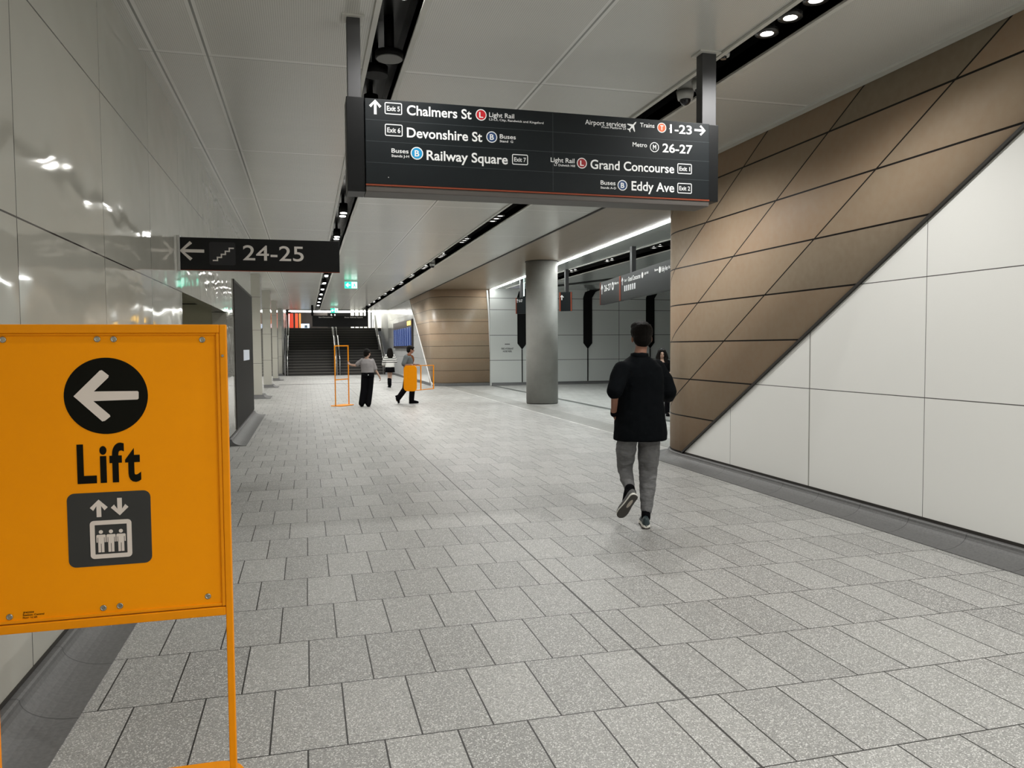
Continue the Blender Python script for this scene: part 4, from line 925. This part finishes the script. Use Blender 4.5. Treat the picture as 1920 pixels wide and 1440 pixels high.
b = MB(); b.ball(hc+ff_*-.02+uu_*.045, .092, .105, .088, M=Mh); b.ball(hc+ff_*-.06+uu_*-.015, .08, .06, .08, M=Mh); b.ball(hc+ff_*.06+uu_*.075, .07, .04, .03, M=Mh); remesh(b.build('hair', M_hair, t), .01, 2)

# --- woman in striped jumper
Yp = 31.5
J = dict(head=V(731, 658, Yp), neck=V(731, 665.5, Yp), chest=V(731, 673, Yp), waist=V(731, 684, Yp), hip=V(731, 690, Yp),
    shL=V(724.5, 668, Yp), elL=V(720.5, 677, Yp-.05), wrL=V(718.5, 683, Yp+.15), hdL=V(718, 687, Yp+.2),
    shR=V(737.5, 668, Yp), elR=V(741.5, 677, Yp-.05), wrR=V(739.5, 679, Yp+.2), hdR=V(737, 679, Yp+.28),
    hpL=V(728.5, 692, Yp), knL=V(729, 706, Yp), anL=V(729.5, 721, Yp), toL=V(729, 725, Yp+.15),
    hpR=V(733.5, 692, Yp), knR=V(733, 706, Yp), anR=V(731.5, 722, Yp-.15), toR=V(732, 726, Yp+.05))
fw = Vector((0, 1, 0))
t, r_, f_, k = person('person with long black hair in a striped jumper and black skirt, seen from behind', J, fw, fw, dict(base=(J['hip'].x, Yp, 0), skin=M_skin2, palmL=(1, 0, 0), thL=-1, palmR=(-1, 0, 0), thR=1, k=.92, bvox=.01))
b = MB(); b.loft([ell(J['hip']+Vector((0, 0, .03)), r_, f_, .19, .15), ell(J['waist'], r_, f_, .19, .15), ell(J['chest'], r_, f_, .19, .14), ell(V(731, 668, Yp), r_, f_, .18, .11), ell(V(731, 665.5, Yp), r_, f_, .09, .08)])
for s_ in 'LR': b.chain([J['sh'+s_], J['el'+s_], J['wr'+s_]], [.075, .085, .06])
remesh(b.build('jumper', M_stripe, t), .016, 4)
b = MB(); b.loft([ell(V(731, 698, Yp), r_, f_, .20, .16), ell(J['hip'], r_, f_, .19, .14), ell(J['waist'], r_, f_, .15, .12)]); b.build('skirt', M_blk, t)
for s_ in 'LR':
    MB().chain([J['an'+s_]+Vector((0, 0, .22)), J['an'+s_]], [.062, .055]).build('boot_shaft', M_blk, t)
    h_ = Vector(J['an'+s_]); h_.z = .004; shoe(t, h_-f_*.05, h_+f_*.19, (0, 0, 1), M_blk, M_blk, M_blk, 1.0, 'boot')
b = MB(); hc = J['head']; b.ball(hc+Vector((0, -.02, .035)), .10, .11, .10); b.loft([ell(hc+Vector((0, -.03, .02)), r_, f_, .11, .10), ell(hc+Vector((0, -.05, -.15)), r_, f_, .14, .085), ell(hc+Vector((0, -.07, -.30)), r_, f_, .11, .06), ell(hc+Vector((0, -.08, -.36)), r_, f_, .05, .03)]); remesh(b.build('hair', M_hair, t), .012, 2)

# --- woman in the side hall, walking towards us
Yp = 16.2
z = lambda px, py: V(px, py, Yp)
hx = V(1241, 667, Yp).x; 
J = dict(head=Vector((hx, Yp, 1.41)), neck=Vector((hx, Yp, 1.28)), chest=Vector((hx, Yp, 1.15)), waist=Vector((hx, Yp, .95)), hip=Vector((hx, Yp, .85)),
    shL=Vector((hx+.16, Yp, 1.23)), elL=Vector((hx+.2, Yp, .99)), wrL=Vector((hx+.17, Yp-.18, .98)), hdL=Vector((hx+.12, Yp-.25, .99)),
    shR=Vector((hx-.16, Yp, 1.23)), elR=Vector((hx-.19, Yp, .99)), wrR=Vector((hx-.19, Yp-.08, .78)), hdR=Vector((hx-.19, Yp-.1, .72)),
    hpL=Vector((hx+.08, Yp, .80)), knL=Vector((hx+.09, Yp-.08, .44)), anL=Vector((hx+.09, Yp-.1, .08)), toL=Vector((hx+.09, Yp-.25, .03)),
    hpR=Vector((hx-.08, Yp, .80)), knR=Vector((hx-.08, Yp, .44)), anR=Vector((hx-.08, Yp+.15, .09)), toR=Vector((hx-.08, Yp, .03)))
fw = Vector((-.35, -1, 0))
t, r_, f_, k = person('person with long wavy dark hair in black, facing us beside the walking man', J, fw, fw, dict(base=(hx, Yp, 0), skin=M_skin2, palmL=(-1, 0, 0), thL=1, palmR=(1, 0, 0), thR=-1, k=.9, bvox=.009))
b = MB(); b.loft([ell(J['hip'], r_, f_, .165, .125), ell(J['waist'], r_, f_, .14, .11), ell(J['chest'], r_, f_, .17, .12), ell(J['chest']+Vector((0, 0, .08)), r_, f_, .17, .10)])
for s_ in 'LR': b.chain([J['sh'+s_], J['el'+s_], J['wr'+s_]], [.058, .052, .04])
remesh(b.build('jacket', M_blk, t), .014, 4)
b = MB(); b.loft([ell(J['hip']-Vector((0, 0, .08)), r_, f_, .16, .12), ell(J['waist'], r_, f_, .135, .105)])
for s_ in 'LR': b.chain([J['hp'+s_], J['kn'+s_], J['an'+s_]], [.09, .07, .055])
remesh(b.build('trousers', M_blk, t), .014, 3)
for s_ in 'LR':
    h_ = Vector(J['an'+s_]); h_.z = .004; shoe(t, h_-f_*.05, h_+f_*.18, (0, 0, 1), M_blk, M_blk, M_blk, .95)
b = MB(); hc = J['head']; b.ball(hc-f_*.03+Vector((0, 0, .06)), .096, .10, .080)
for sx in (-1, 1):
    b.chain([hc+r_*sx*.045+Vector((0, 0, .075))+f_*.04, hc+r_*sx*.078+f_*.035+Vector((0, 0, .01)), hc+r_*sx*.095+f_*.02+Vector((0, 0, -.07)), hc+r_*sx*.082+f_*.04+Vector((0, 0, -.14)), hc+r_*sx*.11+f_*.03+Vector((0, 0, -.21)), hc+r_*sx*.09+f_*.04+Vector((0, 0, -.27))], [.04, .042, .05, .042, .048, .022])
b.chain([hc-f_*.07, hc-f_*.08+Vector((0, 0, -.22))], [.09, .08]); remesh(b.build('hair', M_hair, t), .009, 2)
bag = empty('shoulder_bag', (hx+.30, Yp-.02, .8), 'small black bag on the shoulder of the dark haired person facing us', 'bag')
MB().box(hx+.275, hx+.39, Yp-.12, Yp+.12, .98, 1.16).build('bag_body', M_blk, bag, bevel=.02)
MB().chain([(hx+.33, Yp-.08, 1.14), (hx+.22, Yp-.05, 1.33), (hx+.33, Yp+.08, 1.14)], [.012]*3, 8).build('strap', M_blk, bag)
